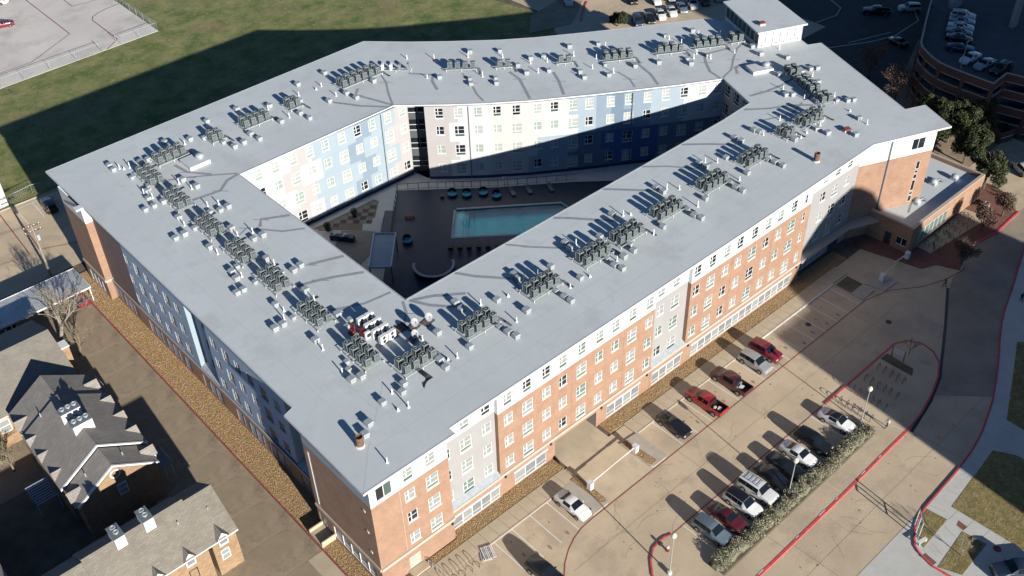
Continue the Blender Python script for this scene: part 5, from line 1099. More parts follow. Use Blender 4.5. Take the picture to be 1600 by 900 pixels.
# carport with ribbed metal roof
cpt = thing('carport', 'long carport with ribbed white metal roof beside the alley', 'carport', (0, 0, 0))
mb = MB(); V = 0; n = 150; x0, x1, y0, y1 = -45, -1.85, 68.3, 74.05
for k in range(n):
    a, b = x0 + (x1 - x0) * k / n, x0 + (x1 - x0) * (k + 1) / n; w4 = (b - a) / 4
    for (u, zu), (v, zv) in (((a, 0), (a + w4, .05)), ((a + w4, .05), (a + 2 * w4, .05)), ((a + 2 * w4, .05), (a + 3 * w4, 0)), ((a + 3 * w4, 0), (b, 0))):
        mb.face([(u, y0, 2.6 + zu), (v, y0, 2.6 + zv), (v, y1, 2.75 + zv), (u, y1, 2.75 + zu)], 'carport_metal')
mb.build('roof', cpt)
MB().box(x0, x1 + .05, y0 - .06, y0, 2.42, 2.68, 'white_trim').box(x1, x1 + .06, y0, y1, 2.45, 2.78, 'white_trim').box(x0, x1 + .05, y1, y1 + .06, 2.55, 2.83, 'white_trim').build('fascia', cpt)
pm = MB().box(-.07, .07, -.07, .07, 0, 2.45, 'white_trim').mesh('post')
for k in range(8):
    for y in (y0 + .2, y1 - .3): link('post', pm, cpt, (-2.0 - 5.8 * k, y, 0))
mb = MB()
for k in range(6): mb.strip([(-12.5 - 2.7 * k, 74.3), (-12.7 - 2.7 * k, 79)], .12, .004, 'white_paint')
mb.strip([(-10, 78.9), (-30, 78.9)], .12, .004, 'white_paint'); mb.build('stall_line', struct(MB().sheet([(-32, 74.1), (-9, 74.1), (-9, 79), (-32, 79)], -.002, 'concrete_alley').build('carport_apron')))
# utility pole
up = thing('utility_pole', 'tall wooden utility pole with crossarms and transformer in the yard', 'utility pole', (-4.2, 78.6, 0))
MB().tube((0, 0, 0), (0, 0, 9.6), .19, .12, 'bark_pale', 10).build('pole', up)
for z in (9.2, 8.3): 
    c = MB().box(-1.3, 1.3, -.07, .07, z, z + .14, 'bark').build('crossarm', up)
    for k in (-1.1, -.4, .4, 1.1): MB().lathe([(.04, z + .14), (.07, z + .22), (.05, z + .34)], 'pipe_white', (k, 0, 0), 8).build('insulator', c)
MB().tube((.38, 0, 6.7), (.38, 0, 7.7), .24, .24, 'galv', 12).build('transformer', up); mb = MB()
for k in (-1.1, 0, 1.1): mb.path([(k, 0, 9.5), (k - 12, 4, 8.9), (k - 30, 10, 9.3)], .018, 'black_rubber', 4)
mb.build('cable', up)
# chain link fences
def fence(pts, lab, h=1.8, step=3.0):
    o = thing('chain_link_fence', lab, 'fence', (0, 0, 0)); mb = MB(); mb.path([(*p, h) for p in pts], .035, 'galv', 5); mb.build('top_rail', o)
    pm_ = MB().tube((0, 0, 0), (0, 0, h + .05), .04, .04, 'galv', 6).mesh('post'); wire = MB()
    for a, b in zip(pts, pts[1:]):
        L = math.hypot(b[0] - a[0], b[1] - a[1]); n = max(1, round(L / step))
        for k in range(n + 1): link('post', pm_, o, (a[0] + (b[0] - a[0]) * k / n, a[1] + (b[1] - a[1]) * k / n, 0))
        m = int(L / .45); ux, uy = (b[0] - a[0]) / L, (b[1] - a[1]) / L
        for k in range(m):
            for d in (1, -1):
                s0 = k * .45; s1 = s0 + d * h * .8
                if 0 <= s1 <= L: wire.tube((a[0] + ux * s0, a[1] + uy * s0, .05), (a[0] + ux * s1, a[1] + uy * s1, h), .008, .008, 'galv', 3, False)
    stuff(wire.build('wire_mesh', o)); return o
fence([(5, 145.0), (18.3, 145.2), (35.2, 145.7), (35.3, 147.2)], 'chain link fence along the yard edge left of the gate gap', 1.8, 5.5); fence([(39.5, 148.0), (39.6, 145.9), (48.4, 146.5), (48.9, 164), (49.4, 185)], 'chain link fence round the corner of the concrete yard', 1.8, 3.6); fence([(-1.2, 102.6), (3, 103.2), (8.2, 102), (18, 101)], 'chain link fence between the service yard and the grass', 1.5, 3.2)
# ================================================================ VEHICLES
# stations: x, belt z, roof z, half width at belt, half width at roof, glass flag of the span that FOLLOWS (0 none, 1 side, 2 screen)
SHAPES = {
 'sedan': ([(-2.36, .55, .58, .70, .60, 0), (-2.30, .86, .90, .80, .68, 0), (-1.85, .95, 1.02, .86, .72, 0), (-1.42, .98, 1.06, .88, .72, 2), (-.78, .97, 1.40, .89, .62, 1), (-.30, .96, 1.45, .90, .63, 1), (.32, .95, 1.43, .90, .62, 2), (1.02, .93, 1.03, .89, .72, 0), (1.75, .84, .90, .87, .74, 0), (2.20, .70, .75, .80, .66, 0), (2.36, .48, .52, .70, .60, 0)], .33, (1.42, -1.38), .80),
 'coupe': ([(-2.36, .55, .60, .74, .62, 0), (-2.30, .92, .97, .86, .70, 0), (-1.75, .96, 1.04, .93, .72, 2), (-.62, .95, 1.34, .92, .60, 1), (-.20, .94, 1.36, .92, .60, 1), (.15, .93, 1.33, .92, .60, 2), (.85, .92, 1.02, .92, .74, 0), (1.70, .86, .93, .92, .76, 0), (2.25, .72, .78, .86, .70, 0), (2.38, .45, .50, .76, .62, 0)], .35, (1.45, -1.35), .84),
 'suv': ([(-2.30, .60, .66, .74, .66, 0), (-2.26, 1.05, 1.10, .86, .72, 2), (-2.00, 1.06, 1.58, .88, .66, 1), (-1.10, 1.05, 1.68, .91, .68, 1), (-.25, 1.04, 1.70, .92, .69, 1), (.40, 1.03, 1.66, .92, .68, 2), (1.10, 1.02, 1.12, .91, .76, 0), (1.85, .97, 1.03, .89, .78, 0), (2.22, .84, .88, .82, .70, 0), (2.32, .55, .60, .74, .64, 0)], .37, (1.42, -1.36), .82),
 'wagon': ([(-2.40, .62, .68, .78, .70, 0), (-2.36, 1.08, 1.14, .90, .80, 2), (-2.26, 1.09, 1.74, .92, .78, 1), (-1.20, 1.08, 1.82, .94, .79, 1), (-.20, 1.07, 1.83, .94, .79, 1), (.50, 1.06, 1.78, .94, .77, 2), (1.10, 1.05, 1.16, .93, .80, 0), (1.95, 1.02, 1.08, .91, .82, 0), (2.30, .95, 1.0, .86, .76, 0), (2.40, .60, .66, .78, .70, 0)], .39, (1.48, -1.42), .84),
 'cab': ([(-.98, .70, .76, .88, .80, 0), (-.95, 1.16, 1.22, .94, .80, 2), (-.88, 1.16, 1.78, .94, .70, 1), (-.1, 1.15, 1.84, .95, .71, 1), (.70, 1.14, 1.80, .95, .70, 2), (1.38, 1.12, 1.22, .94, .80, 0), (2.20, 1.08, 1.14, .93, .84, 0), (2.72, .98, 1.04, .90, .78, 0), (2.86, .58, .64, .84, .74, 0)], .41, (1.85, -1.85), .84)}
CARM = {}
def car_meshes(kind, paint, roofm=None):
    key = (kind, paint, roofm)
    if key in CARM: return CARM[key]
    st, R_, axles, track = SHAPES[kind]
    b = MB(); g = MB()
    def ring_(s): 
        x, zb, zr, wb, wr, f = s
        return [(x, wb * .93, .22), (x, wb * 1.01, .42), (x, wb, min(zb - .05, .68)), (x, wb * .985, zb), (x, (wr * .93 + wb * .07) if zr - zb > .2 else wr * 1.04, zr - .05 * (1 if zr - zb > .2 else .3)), (x, wr * .72, zr), (x, 0, zr + .02)]
    for s, t in zip(st, st[1:]):
        A, B_ = ring_(s), ring_(t); fl = s[5]
        for side in (1, -1):
            a = [(p[0], p[1] * side, p[2]) for p in A]; c = [(p[0], p[1] * side, p[2]) for p in B_]
            for j in range(6):
                quad = [a[j], c[j], c[j + 1], a[j + 1]]
                if side > 0: quad = quad[::-1]
                gl = (fl == 1 and j == 3) or (fl == 2 and j in (4, 5)) 
                if gl:
                    # glass slightly inset with a painted rim left by shrinking
                    cx_ = [sum(p[k] for p in quad) / 4 for k in range(3)]; qs = [tuple(cx_[k] + (p[k] - cx_[k]) * ((.95 if k == 0 else .9) if j == 3 else (.95 if k == 0 else .99 if k == 1 else .95)) for k in range(3)) for p in quad]
                    n_ = Vector(quad[1]) - Vector(quad[0]); m_ = Vector(quad[2]) - Vector(quad[1]); nn = n_.cross(m_).normalized() * .012
                    g.face([tuple(Vector(p) + nn) for p in qs], 'car_glass')
                b.face(quad, (roofm if roofm and fl == 1 and j >= 4 else paint))
            if True:
                u = [a[0], c[0], (c[0][0], 0, .22), (a[0][0], 0, .22)]; b.face(u if side > 0 else u[::-1], 'tyre')
    for s, sg in ((st[0], -1), (st[-1], 1)):
        r = ring_(s); f = [(p[0], p[1], p[2]) for p in r] + [(p[0], -p[1], p[2]) for p in r[-2::-1]]; b.face(f if sg < 0 else f[::-1], paint)
    if kind == 'cab':
        for x0, x1, y0, y1, z0, z1, m in ((-2.86, -1.0, -.94, -.84, .5, 1.15, paint), (-2.86, -1.0, .84, .94, .5, 1.15, paint), (-2.92, -2.82, -.935, .935, .5, 1.14, paint), (-2.82, -1.0, -.84, .84, .5, .66, 'black_rubber'), (-1.06, -.99, -.84, .84, .66, 1.14, 'black_rubber'), (-2.98, -2.9, -.85, .85, .42, .58, 'rim')): b.box(x0, x1, y0, y1, z0, z1, m)
        b.face([(-2.82, -.838, .66), (-1, -.838, .66), (-1, -.838, 1.15), (-2.82, -.838, 1.15)], 'black_rubber').face([(-2.82, .838, .66), (-1, .838, .66), (-1, .838, 1.15), (-2.82, .838, 1.15)], 'black_rubber')
    if kind == 'wagon':
        for y in (-.55, .55): b.box(-2.0, .3, y - .03, y + .03, 1.86, 1.90, 'rim')
        for x in (-1.9, -1.4, -.9, -.4, .1): b.box(x - .03, x + .03, -.52, .52, 1.90, 1.93, 'rim')
    for sd in (-1, 1): b.box(.62 if kind != 'cab' else 1.1, .80 if kind != 'cab' else 1.28, sd * .93, sd * 1.08, 1.0 if kind in ('suv', 'wagon', 'cab') else .92, 1.14 if kind in ('suv', 'wagon', 'cab') else 1.03, paint)
    body = b.mesh('body'); bm_ = bmesh.new(); bm_.from_mesh(body); bmesh.ops.remove_doubles(bm_, verts=bm_.verts, dist=.001); bmesh.ops.recalc_face_normals(bm_, faces=bm_.faces); bm_.to_mesh(body); bm_.free(); body.polygons.foreach_set('use_smooth', [True] * len(body.polygons)); body.set_sharp_from_angle(angle=math.radians(38))
    CARM[key] = (body, g.mesh('window_glass')); return CARM[key]
WHEEL = {}
def wheel_mesh(r):
    r = round(r, 2)
    if r not in WHEEL:
        t = MB().tube((0, -.11, 0), (0, .11, 0), r, r, 'tyre', 18); m = MB().tube((0, -.116, 0), (0, .116, 0), r * .62, r * .62, 'rim', 12)
        for k in range(5): m.box(-.03, .03, -.122, .122, .0, r * .6, 'rim', T=Matrix.Rotation(k * 1.2566, 4, 'Y'))
        WHEEL[r] = (t.mesh('tyre'), m.mesh('rim'))
    return WHEEL[r]
LAMPS = {}
def car(kind, paint, x, y, rz, label, cat='car', z=0.0, group=None, roofm=None, detail=True):
    st, R_, axles, track = SHAPES[kind]; body, glass = car_meshes(kind, 'paint_' + paint, roofm)
    o = thing({'cab': 'pickup_truck', 'suv': 'parked_car', 'wagon': 'parked_car'}.get(kind, 'parked_car'), label, cat, (x, y, z + .02), rz, group)
    link('body', body, o); link('windows', glass, o)
    if not detail: 
        t, m = wheel_mesh(R_)
        for a in axles:
            for s in (-1, 1): link('wheel', t, o, (a, s * (track + .06), R_ - .02))
        return o
    t, m = wheel_mesh(R_)
    for a in axles:
        for s in (-1, 1): w_ = link('wheel', t, o, (a, s * (track + .06), R_ - .02)); link('rim', m, w_)
    xf = st[-2][0]; xr = st[1][0]; zf = st[-2][1] - .1; zr_ = st[1][1] - .12
    if kind == 'cab': xr, zr_ = -2.9, 1.0
    if kind not in LAMPS: LAMPS[kind] = (MB().box(-.12, .10, -.16, .16, -.06, .05, 'head_lamp').mesh('headlight'), MB().box(-.05, .08, -.13, .13, -.08, .08, 'tail_lamp').mesh('tail_light'))
    for s in (-1, 1): link('headlight', LAMPS[kind][0], o, (xf + .02, s * .6, zf)); link('tail_light', LAMPS[kind][1], o, (xr, s * .66, zr_))
    return o
N_, S_ = math.pi / 2, -math.pi / 2
FG = 'cars parked along the front of the building'
car('sedan', 'white', 22.0, -7.0, S_ + .02, 'white sedan alone in the bay beside the garage drive', group=FG)
car('coupe', 'black', 40.1, -6.75, S_ - .02, 'black sports coupe left of the red pickup', group=FG)
rp = car('cab', 'red', 46.0, -7.0, N_ + .02, 'bright red pickup with its rear doors open and cargo in the bed', 'pickup', group=FG)
MB().box(-.9, -.1, .95, 1.0, .6, 1.55, 'paint_red', T=Matrix.Translation((.1, .95, 0)) @ Matrix.Rotation(.9, 4, 'Z') @ Matrix.Translation((0, -.95, 0))).build('door', rp)
MB().box(-.9, -.1, -1.0, -.95, .6, 1.55, 'paint_red', T=Matrix.Translation((.1, -.95, 0)) @ Matrix.Rotation(-.9, 4, 'Z') @ Matrix.Translation((0, .95, 0))).build('door', rp)
tag(MB().box(-.3, .3, -.2, .2, 0, .25, 'white_paint').build('cargo_box', None, (46.1, -9.1, .69), .3), 'white box lying in the bed of the red pickup', 'box')
o = thing('tool_bag', 'crumpled tan bag in the bed of the red pickup behind the cab', 'bag', (45.9, -8.5, .69)); MB().lathe([(.22, 0), (.3, .12), (.2, .3), (.05, .36)], 'stone_c', n=8).build('bag', o)
car('cab', 'maroon', 51.2, -6.9, N_ - .01, 'dark maroon pickup right of the bright red pickup', 'pickup', group=FG)
tag(MB().box(-.3, .3, -.25, .25, 0, .25, 'white_paint').box(-.8, .9, .35, .55, 0, .16, 'galv').build('cargo_box', None, (51.2, -8.6, .69), .2), 'pale boxes lying in the bed of the maroon pickup', 'box')
car('suv', 'silver', 56.4, -6.8, S_, 'silver compact crossover beside the dark red crossover', group=FG); car('suv', 'crimson', 59.2, -6.4, S_ + .02, 'dark red crossover, the last car of the front row', group=FG)
RG = 'cars parked in the row before the hedge'
for kind, p_, x, lab, rm in (('suv', 'bluegrey', 30.8, 'blue grey crossover at the left end of the row before the hedge', None), ('sedan', 'maroon', 33.5, 'dark red sedan second in the row before the hedge', None), ('suv', 'white', 36.4, 'white crossover with black roof before the hedge', 'paint_black'), ('wagon', 'white', 39.2, 'boxy white wagon with a roof rack before the hedge', None), ('sedan', 'black', 42.0, 'black sedan right of the boxy white wagon', None), ('coupe', 'black', 44.5, 'black coupe left of the long white sedan', None), ('sedan', 'white', 47.2, 'white sedan between black cars before the hedge', None), ('suv', 'black', 50.2, 'black crossover right of the white sedan before the hedge', None), ('sedan', 'white', 55.2, 'white sedan with dark glass roof at the right end of the row by the lamp', 'paint_black')):
    car(kind, p_, x, -20.3, S_ + rnd.uniform(-.03, .03), lab, group=RG, roofm=rm)
car('suv', 'black', 13.3, -11.4, S_ + .1, 'black car cut off by the bottom edge below the pallets')
car('cab', 'darkblue', 50.6, -46.2, 2.5, 'dark blue pickup with covered bed at the lower right corner', 'pickup')
car('sedan', 'crimson', 24.9, 172.8, 2.9, 'dark red sedan on the concrete yard at the upper left corner'); o = car('sedan', 'white', 29, 186.5, 2.2, 'small car at the top edge of the concrete yard')
car('suv', 'black', 3.2, 96.6, N_ - .1, 'black crossover parked in the shadow of the alley wing corner'); car('suv', 'crimson', -3.6, 69.8, N_, 'red car under the end of the carport'); car('sedan', 'silver', -13.6, 70.2, N_, 'silver car under the shaded part of the carport')
car('suv', 'white', 125.9, -8.7, 1.0, 'white crossover on the street at the right edge behind the trees')
BG_ = 'cars in the rear lot'
for kind, p_, x, y, lab in (('suv', 'darkblue', 123.4, 75.0, 'dark blue crossover right behind the round bush in the rear lot'), ('sedan', 'black', 126.4, 74.2, 'black sedan second in the near row of the rear lot'), ('sedan', 'white', 129.4, 73.8, 'white sedan first of the two white cars in the rear lot row'), ('sedan', 'white', 132.3, 73.2, 'white sedan second of the two white cars in the rear lot row'), ('sedan', 'bluegrey', 135.2, 72.8, 'grey blue sedan right of the white sedans in the rear lot'), ('suv', 'white', 138.2, 72.4, 'white crossover right of the grey blue sedan in the rear lot'), ('suv', 'black', 141.6, 71.8, 'black crossover beside the penthouse shadow in the rear lot'), ('sedan', 'white', 134.5, 79.6, 'white sedan in the second row of the rear lot'), ('sedan', 'grey', 138, 78.6, 'grey sedan in the second row of the rear lot'), ('suv', 'black', 131.0, 83.4, 'black car at the top edge of the rear lot'), ('wagon', 'white', 120.6, 93.2, 'white van at the top edge beside the red kerb'), ('suv', 'silver', 145.2, 71, 'silver car at the top right of the rear lot row')): car(kind, p_, x, y, -2.2, lab, group=BG_)
car('cab', 'black', 162.5, 42, 2.2, 'dark pickup driving in the shaded street', 'pickup'); car('suv', 'white', 169, 38, 2.4, 'white fronted car in the shaded street'); car('sedan', 'black', 153, 31.2, 1.4, 'black car waiting at the shaded street corner')
for i, (x, y, p_, k_) in enumerate(((150.4, 20.3, 'white', 'suv'), (148.3, 19.3, 'silver', 'sedan'), (145.9, 18.2, 'white', 'sedan'), (143.5, 17.2, 'grey', 'sedan'), (141.3, 16.0, 'black', 'sedan'), (137.9, 13.9, 'darkblue', 'coupe'), (135.6, 9.2, 'white', 'sedan'), (135.2, 6.3, 'silver', 'sedan'), (135.4, 3.4, 'black', 'suv'))):
    car(k_, p_, x + 1.2, y - 1.5 if i < 6 else y, -1.15 if i < 6 else math.pi - .1, '%s car on the garage roof, %s from the far end of the curved parapet' % (p_.replace('darkblue', 'dark blue'), ordn(i)), z=gz - 1.1, group='cars on the garage roof')

# ================================================================ TREES AND PLANTS
def leafmesh(name, blobs, n, size, mats, seed, flat=.6):
    r = np.random.default_rng(seed); w_ = np.array([b[3] ** 2 for b in blobs]); w_ = w_ / w_.sum(); V = []; F = []; M = []
    for bi in r.choice(len(blobs), n, p=w_):
        x, y, z, R_ = blobs[bi]; d = r.normal(size=3); d /= np.linalg.norm(d); c = np.array((x, y, z)) + d * R_ * r.uniform(.45, 1.08) * np.array((1, 1, flat + .3))
        t = r.normal(size=3); t /= np.linalg.norm(t); u = np.cross(t, d + r.normal(size=3) * .6); u /= np.linalg.norm(u) + 1e-6; s = size * r.uniform(.6, 1.3); i = len(V)
        V += [tuple(c - t * s), tuple(c + u * s * .6), tuple(c + t * s), tuple(c - u * s * .6)]; F.append((i, i + 1, i + 2, i + 3)); M.append(int(r.integers(0, len(mats))))
    me = bpy.data.meshes.new(name); me.from_pydata(V, [], F)
    for k in mats: me.materials.append(MATS[k])
    me.polygons.foreach_set('material_index', M); return me
def branches(mb, p, d, L, r, depth, rg, m, spread=.55, up=.15):
    e = p + d * L; mb.tube(p, e, r, r * .68, m, 5 if r > .05 else 3, False)
    if depth == 0: return
    for _ in range(3 if depth > 1 else 4):
        n = (d + Vector((rg.uniform(-1, 1), rg.uniform(-1, 1), rg.uniform(-.6, 1) + up)) * spread * 1.5).normalized()
        branches(mb, p + d * L * rg.uniform(.55, 1.0), n, L * rg.uniform(.6, .82), r * .58, depth - 1, rg, m, spread, up)
def leafy(x, y, h, R_, lab, seed, n=6500, mats=('leaf_a', 'leaf_b', 'leaf_c'), size=.15, group=None, z=0):
    rg = random.Random(seed); o = thing('leafy_tree', lab, 'tree', (x, y, z), 0, group); t = MB(); branches(t, Vector((0, 0, 0)), Vector((.03, .02, 1)), h * .38, .22, 2, rg, 'bark', .5); t.build('trunk', o)
    bl = []
    for k in range(22):
        a = rg.uniform(0, 6.28); q = R_ * math.sqrt(rg.random()) * .72; bl.append((q * math.cos(a), q * math.sin(a), h * rg.uniform(.40, .86) - q * .12, R_ * rg.uniform(.18, .38)))
    link('crown', leafmesh('crown', bl, int(n * 1.5), size, mats, seed), o); return o
def bare(x, y, h, lab, seed, m='twig_a', depth=5, r=.17, lean=(0, 0), spread=.5, cat='tree', nm='bare_tree'):
    rg = random.Random(seed); o = thing(nm, lab, cat, (x, y, 0)); t = MB(); d = Vector((lean[0], lean[1], 1)).normalized(); t.tube((0, 0, 0), d * h * .25, r * 1.2, r, m, 7); t.build('trunk', o)
    b = MB()
    for k in range(4):
        n = (d + Vector((math.cos(k * 1.6 + seed), math.sin(k * 1.6 + seed), .1)) * .6 + Vector((lean[0], lean[1], 0)) * .5).normalized(); branches(b, d * h * .24, n, h * .27, r * .7, depth - 1, rg, m, spread)
    b.build('crown', o); return o
bare(-9.2, 63.2, 9.5, 'bare pale tree leaning over the carport beside the alley', 5, 'bark_pale', 6, .24, (.32, .05), .6)
bare(-8.6, 58.6, 5.5, 'low bare tree below the leaning tree beside the alley', 8, 'twig_a', 5, .12, (.3, -.1), .6)
bare(-23.5, 44.0, 5.5, 'dense bare shrub at the left edge by the brick wall', 12, 'twig_a', 5, .12, (0, 0), .7, 'shrub', 'bare_shrub')
leafy(-24.5, 45.5, 4, 1.8, 'small olive green tree at the left edge by the brick wall', 3, 1800, ('hedge_a', 'hedge_c'), .16)
for _x, _y, _s, _l in ((136.0, 27.0, 21, 'bare tree in the shaded street behind the roof edge, farther from the garage'), (131.5, 18.6, 22, 'bare tree in the shaded street nearer the garage')):
    _o = bare(_x, _y, 8, _l, _s, 'twig_red', 5, .18); _rg = random.Random(_s); link('dry_leaves', leafmesh('dry_leaves', [(_rg.uniform(-2, 2), _rg.uniform(-2, 2), _rg.uniform(3, 7), _rg.uniform(.8, 1.6)) for _ in range(14)], 3200, .10, ('twig_a', 'twig_red'), _s), _o)
leafy(126.6, 9.6, 7.6, 2.9, 'dark oak behind the pointed roof tip', 31, 6500); leafy(129.0, 1.8, 8.4, 3.6, 'large dark oak before the garage corner', 32, 11000); leafy(121.4, -.8, 7.4, 3.5, 'dark oak directly behind the annex parapet', 33, 10000); leafy(116.6, -6.9, 7.4, 3.3, 'oak at the brick plaza corner behind the annex', 34, 8500); leafy(125.6, 4.6, 8.2, 3.4, 'dark oak between the roof tip and the small shelter', 35, 8000); leafy(120.3, 4.4, 7.6, 3.2, 'dark oak half hidden under the pointed roof tip', 36, 7000)
leafy(119.6, 77.2, 3.2, 2.3, 'round clipped bush at the edge of the rear lot', 41, 3500, ('leaf_a', 'leaf_c'), .16)
for i, (x, y) in enumerate(((105.4, -12.6), (95.8, -14.6), (111.4, -12.8))):
    _o = bare(x, y, 5.0, 'bushy leafless plaza tree, ' + ('middle of three' if i == 0 else 'nearest the shaded road' if i == 1 else 'in sunlight by the red kerb'), 51 + i, 'twig_red', 5, .12, (0, 0), .45)
    _rg = random.Random(i); link('dry_leaves', leafmesh('dry_leaves', [(_rg.uniform(-1, 1), _rg.uniform(-1, 1), _rg.uniform(1.8, 4.0), _rg.uniform(.7, 1.2)) for _ in range(9)], 2600, .13, ('twig_red', 'bark'), 90 + i), _o)
bare(48.2, -41.0, 3.6, 'thin young tree staked in the small lawn at the lower right', 61, 'bark_pale', 4, .05, (0, 0), .4)
bare(72.8, -19.8, 3.6, 'small leafless shrub tree at the bulb of the long island', 62, 'twig_a', 4, .06, (0, 0), .5)
# hedge of separate shrubs merging into one row
hg = tag(link('hedge', None), 'long grey green clipped hedge between the parked row and the red kerb', 'hedge'); rg = random.Random(4); bl = []
for k in range(98): bl.append((27.8 + k * .3, -23.6 + rg.uniform(-.62, .62), .5 + rg.uniform(-.12, .2), rg.uniform(.45, .75)))
link('foliage', leafmesh('foliage', bl, 34000, .085, ('hedge_a', 'hedge_b', 'hedge_c'), 77), hg)
mb = MB()
for k in range(48):
    x = 27.9 + k * .61; q = .55 + .12 * math.sin(k * 2.3); mb.lathe([(.78, 0), (.85, q * .5), (.62, q), (.2, q + .1)], 'hedge_c', (x, -23.6 + .12 * math.sin(k * 1.7), .1), 7)
mb.build('core', hg)
mb = MB()
for k in range(46): x = 28 + k * .64; mb.tube((x, -23.6, .1), (x + .1, -23.5, .8), .04, .02, 'bark', 4)
mb.build('stem', hg)
for i, (x, y) in enumerate(((116.2, -9.5), (117.3, -9.2), (118.2, -8.6))):
    o = thing('spiky_plant', 'dark spiky plant beside the plaza, %s from the red kerb' % ordn(i), 'plant', (x, y, .1)); r_ = random.Random(i); f = MB()
    for _ in range(26): a = r_.uniform(0, 6.28); q = r_.uniform(.3, .7); f.face([(.04 * math.sin(a), -.04 * math.cos(a), 0), (q * math.cos(a), q * math.sin(a), r_.uniform(.4, .9)), (-.04 * math.sin(a), .04 * math.cos(a), 0)], 'leaf_c')
    f.build('leaves', o)

# ================================================================ STREET FURNITURE AND PEOPLE
def lamp(x, y, h, lab):
    o = thing('street_lamp', lab, 'street lamp', (x, y, .12)); MB().lathe([(.28, 0), (.28, .5), (.12, .55)], 'concrete_pale', n=12).build('base', o); MB().tube((0, 0, .5), (0, 0, h), .08, .05, 'lamp_pole', 8).build('pole', o)
    MB().lathe([(.06, h), (.2, h + .1), (.3, h + .35), (.27, h + .6), (.1, h + .78), (.001, h + .82)], 'lamp_glass', n=14).build('lantern', o)
lamp(23.3, -20.6, 6.2, 'pole lamp at the rounded left end of the long island'); lamp(41.7, -22.9, 5.4, 'pole lamp in the middle of the hedge'); lamp(57.4, -22.4, 5.6, 'pole lamp at the right end of the hedge')
o = thing('fire_hydrant', 'red fire hydrant with white cap beside the left lamp', 'hydrant', (25.4, -18.5, .12)); MB().lathe([(.2, 0), (.2, .06), (.14, .08), (.14, .55), (.18, .58)], 'red_plastic', n=12).tube((-.28, 0, .4), (.28, 0, .4), .08, .08, 'red_plastic').build('barrel', o); MB().lathe([(.18, .58), (.16, .72), (.001, .82)], 'white_paint', n=12).build('cap', o)
def gate(x, y, L, rz, lab):
    o = thing('barrier_gate', lab, 'barrier', (x, y, .13), rz); MB().box(-.28, .28, -.3, .3, 0, 1.05, 'white_paint').box(-.32, .32, -.34, .34, 1.05, 1.15, 'white_panel').build('cabinet', o)
    MB().box(.2, L * .52, -.05, .05, .85, .97, 'white_paint').box(L * .52 + .01, L, -.04, .04, .87, .96, 'white_paint').build('arm', o)
gate(25.5, -6.45, 4.05, .03, 'white barrier gate on the left island of the garage drive'); gate(33.6, -6.2, 4.02, math.pi + .03, 'white barrier gate on the right island of the garage drive')
gate(84.0, -8.6, 3.6, .04, 'white barrier gate at the left of the shaded drive'); gate(91.3, -8.3, 3.5, math.pi - .04, 'white barrier gate at the right of the shaded drive by the annex')
struct(MB().prism([(78.2, -4.4), (81.5, -4.4), (81.5, -9.2), (78.2, -9.2)], -.05, .12, 'kerb_grey').build('kerb_island')); MB().prism([(78.4, -4.6), (81.3, -4.6), (81.3, -7.2), (78.4, -7.2)], .1, .14, 'dirt').build('planting_bed', struct(MB().prism([(81.6, -7.4), (85.4, -7.4), (85.4, -10.4), (82.4, -10.2)], -.05, .12, 'kerb_grey').build('kerb_island')))
BK = [(67.5, y) for y in (-18.5, -19.4, -20.4, -21.3, -22.2)] + [(64.5, y) for y in (-18.5, -19.4, -20.4, -21.3, -22.1, -23.1)] + [(61.6, y) for y in (-18.5, -19.4, -20.4, -21.3, -22.2, -23.2)] + [(58.7, y) for y in (-18.5, -19.5, -20.4, -21.3, -22.2, -23.0)]
hp = [(-.38, 0, 0)] + [(-.38 + .38 * (1 - math.cos(math.pi * k / 8)), 0, .62 + .32 * math.sin(math.pi * k / 8)) for k in range(9)] + [(.38, 0, 0)]
HOOP = MB().path(hp, .035, 'dark_steel', 6).mesh('bike_hoop')
for i, (x, y) in enumerate(BK):
    c = {67.5: 'column nearest the sign board', 64.5: 'second column from the sign board', 61.6: 'third column from the sign board', 58.7: 'column beside the lamp'}[x]; k = sum(1 for a, b in BK[:i] if a == x)
    tag(link('bike_hoop', HOOP, None, (x, y, .12), .05), 'dark bicycle hoop on the long island, %s of the %s' % (ordn(k), c), 'bike rack', 'bicycle hoops on the long island')
for k in range(5): tag(link('bike_hoop', HOOP, None, (4.9 + .93 * k, -5.0 - .1 * k, .005), math.pi / 2 + .5), 'bicycle hoop by the service door, %s from the door' % ordn(k), 'bike rack', 'bicycle hoops by the service door')
def bike(x, y, rz, lab, z=.12):
    o = thing('bicycle', lab, 'bicycle', (x, y, z), rz)
    def rg_(cx): 
        m = MB(); P_ = [(cx + .33 * math.cos(2 * math.pi * k / 14), 0, .34 + .33 * math.sin(2 * math.pi * k / 14)) for k in range(15)]; return m.path(P_, .025, 'tyre', 5)
    rg_(-.52).build('wheel', o); rg_(.52).build('wheel', o); MB().path([(-.52, 0, .34), (-.2, 0, .8), (.42, 0, .85), (-.05, 0, .35), (-.52, 0, .34)], .025, 'dark_steel', 5).path([(.52, 0, .34), (.4, 0, .98)], .025, 'dark_steel', 5).build('frame', o); MB().box(-.34, -.08, -.06, .06, .86, .92, 'black_rubber').build('saddle', o); MB().path([(.38, -.28, 1.0), (.4, 0, .98), (.38, .28, 1.0)], .02, 'dark_steel', 5).build('handlebar', o)
k = 0
for i in range(3):
    for j in range(6):
        x, y = 96.2 + j * 2.1, -8.7 - i * .85 + (j % 2) * .1
        tag(link('bike_hoop', HOOP, None, (x, y, .112), 1.2), 'annex bicycle hoop, %s row from the wall, %s from the glazing end' % (ORD[i], ORD[j]), 'bike rack', 'bicycle hoops before the annex')
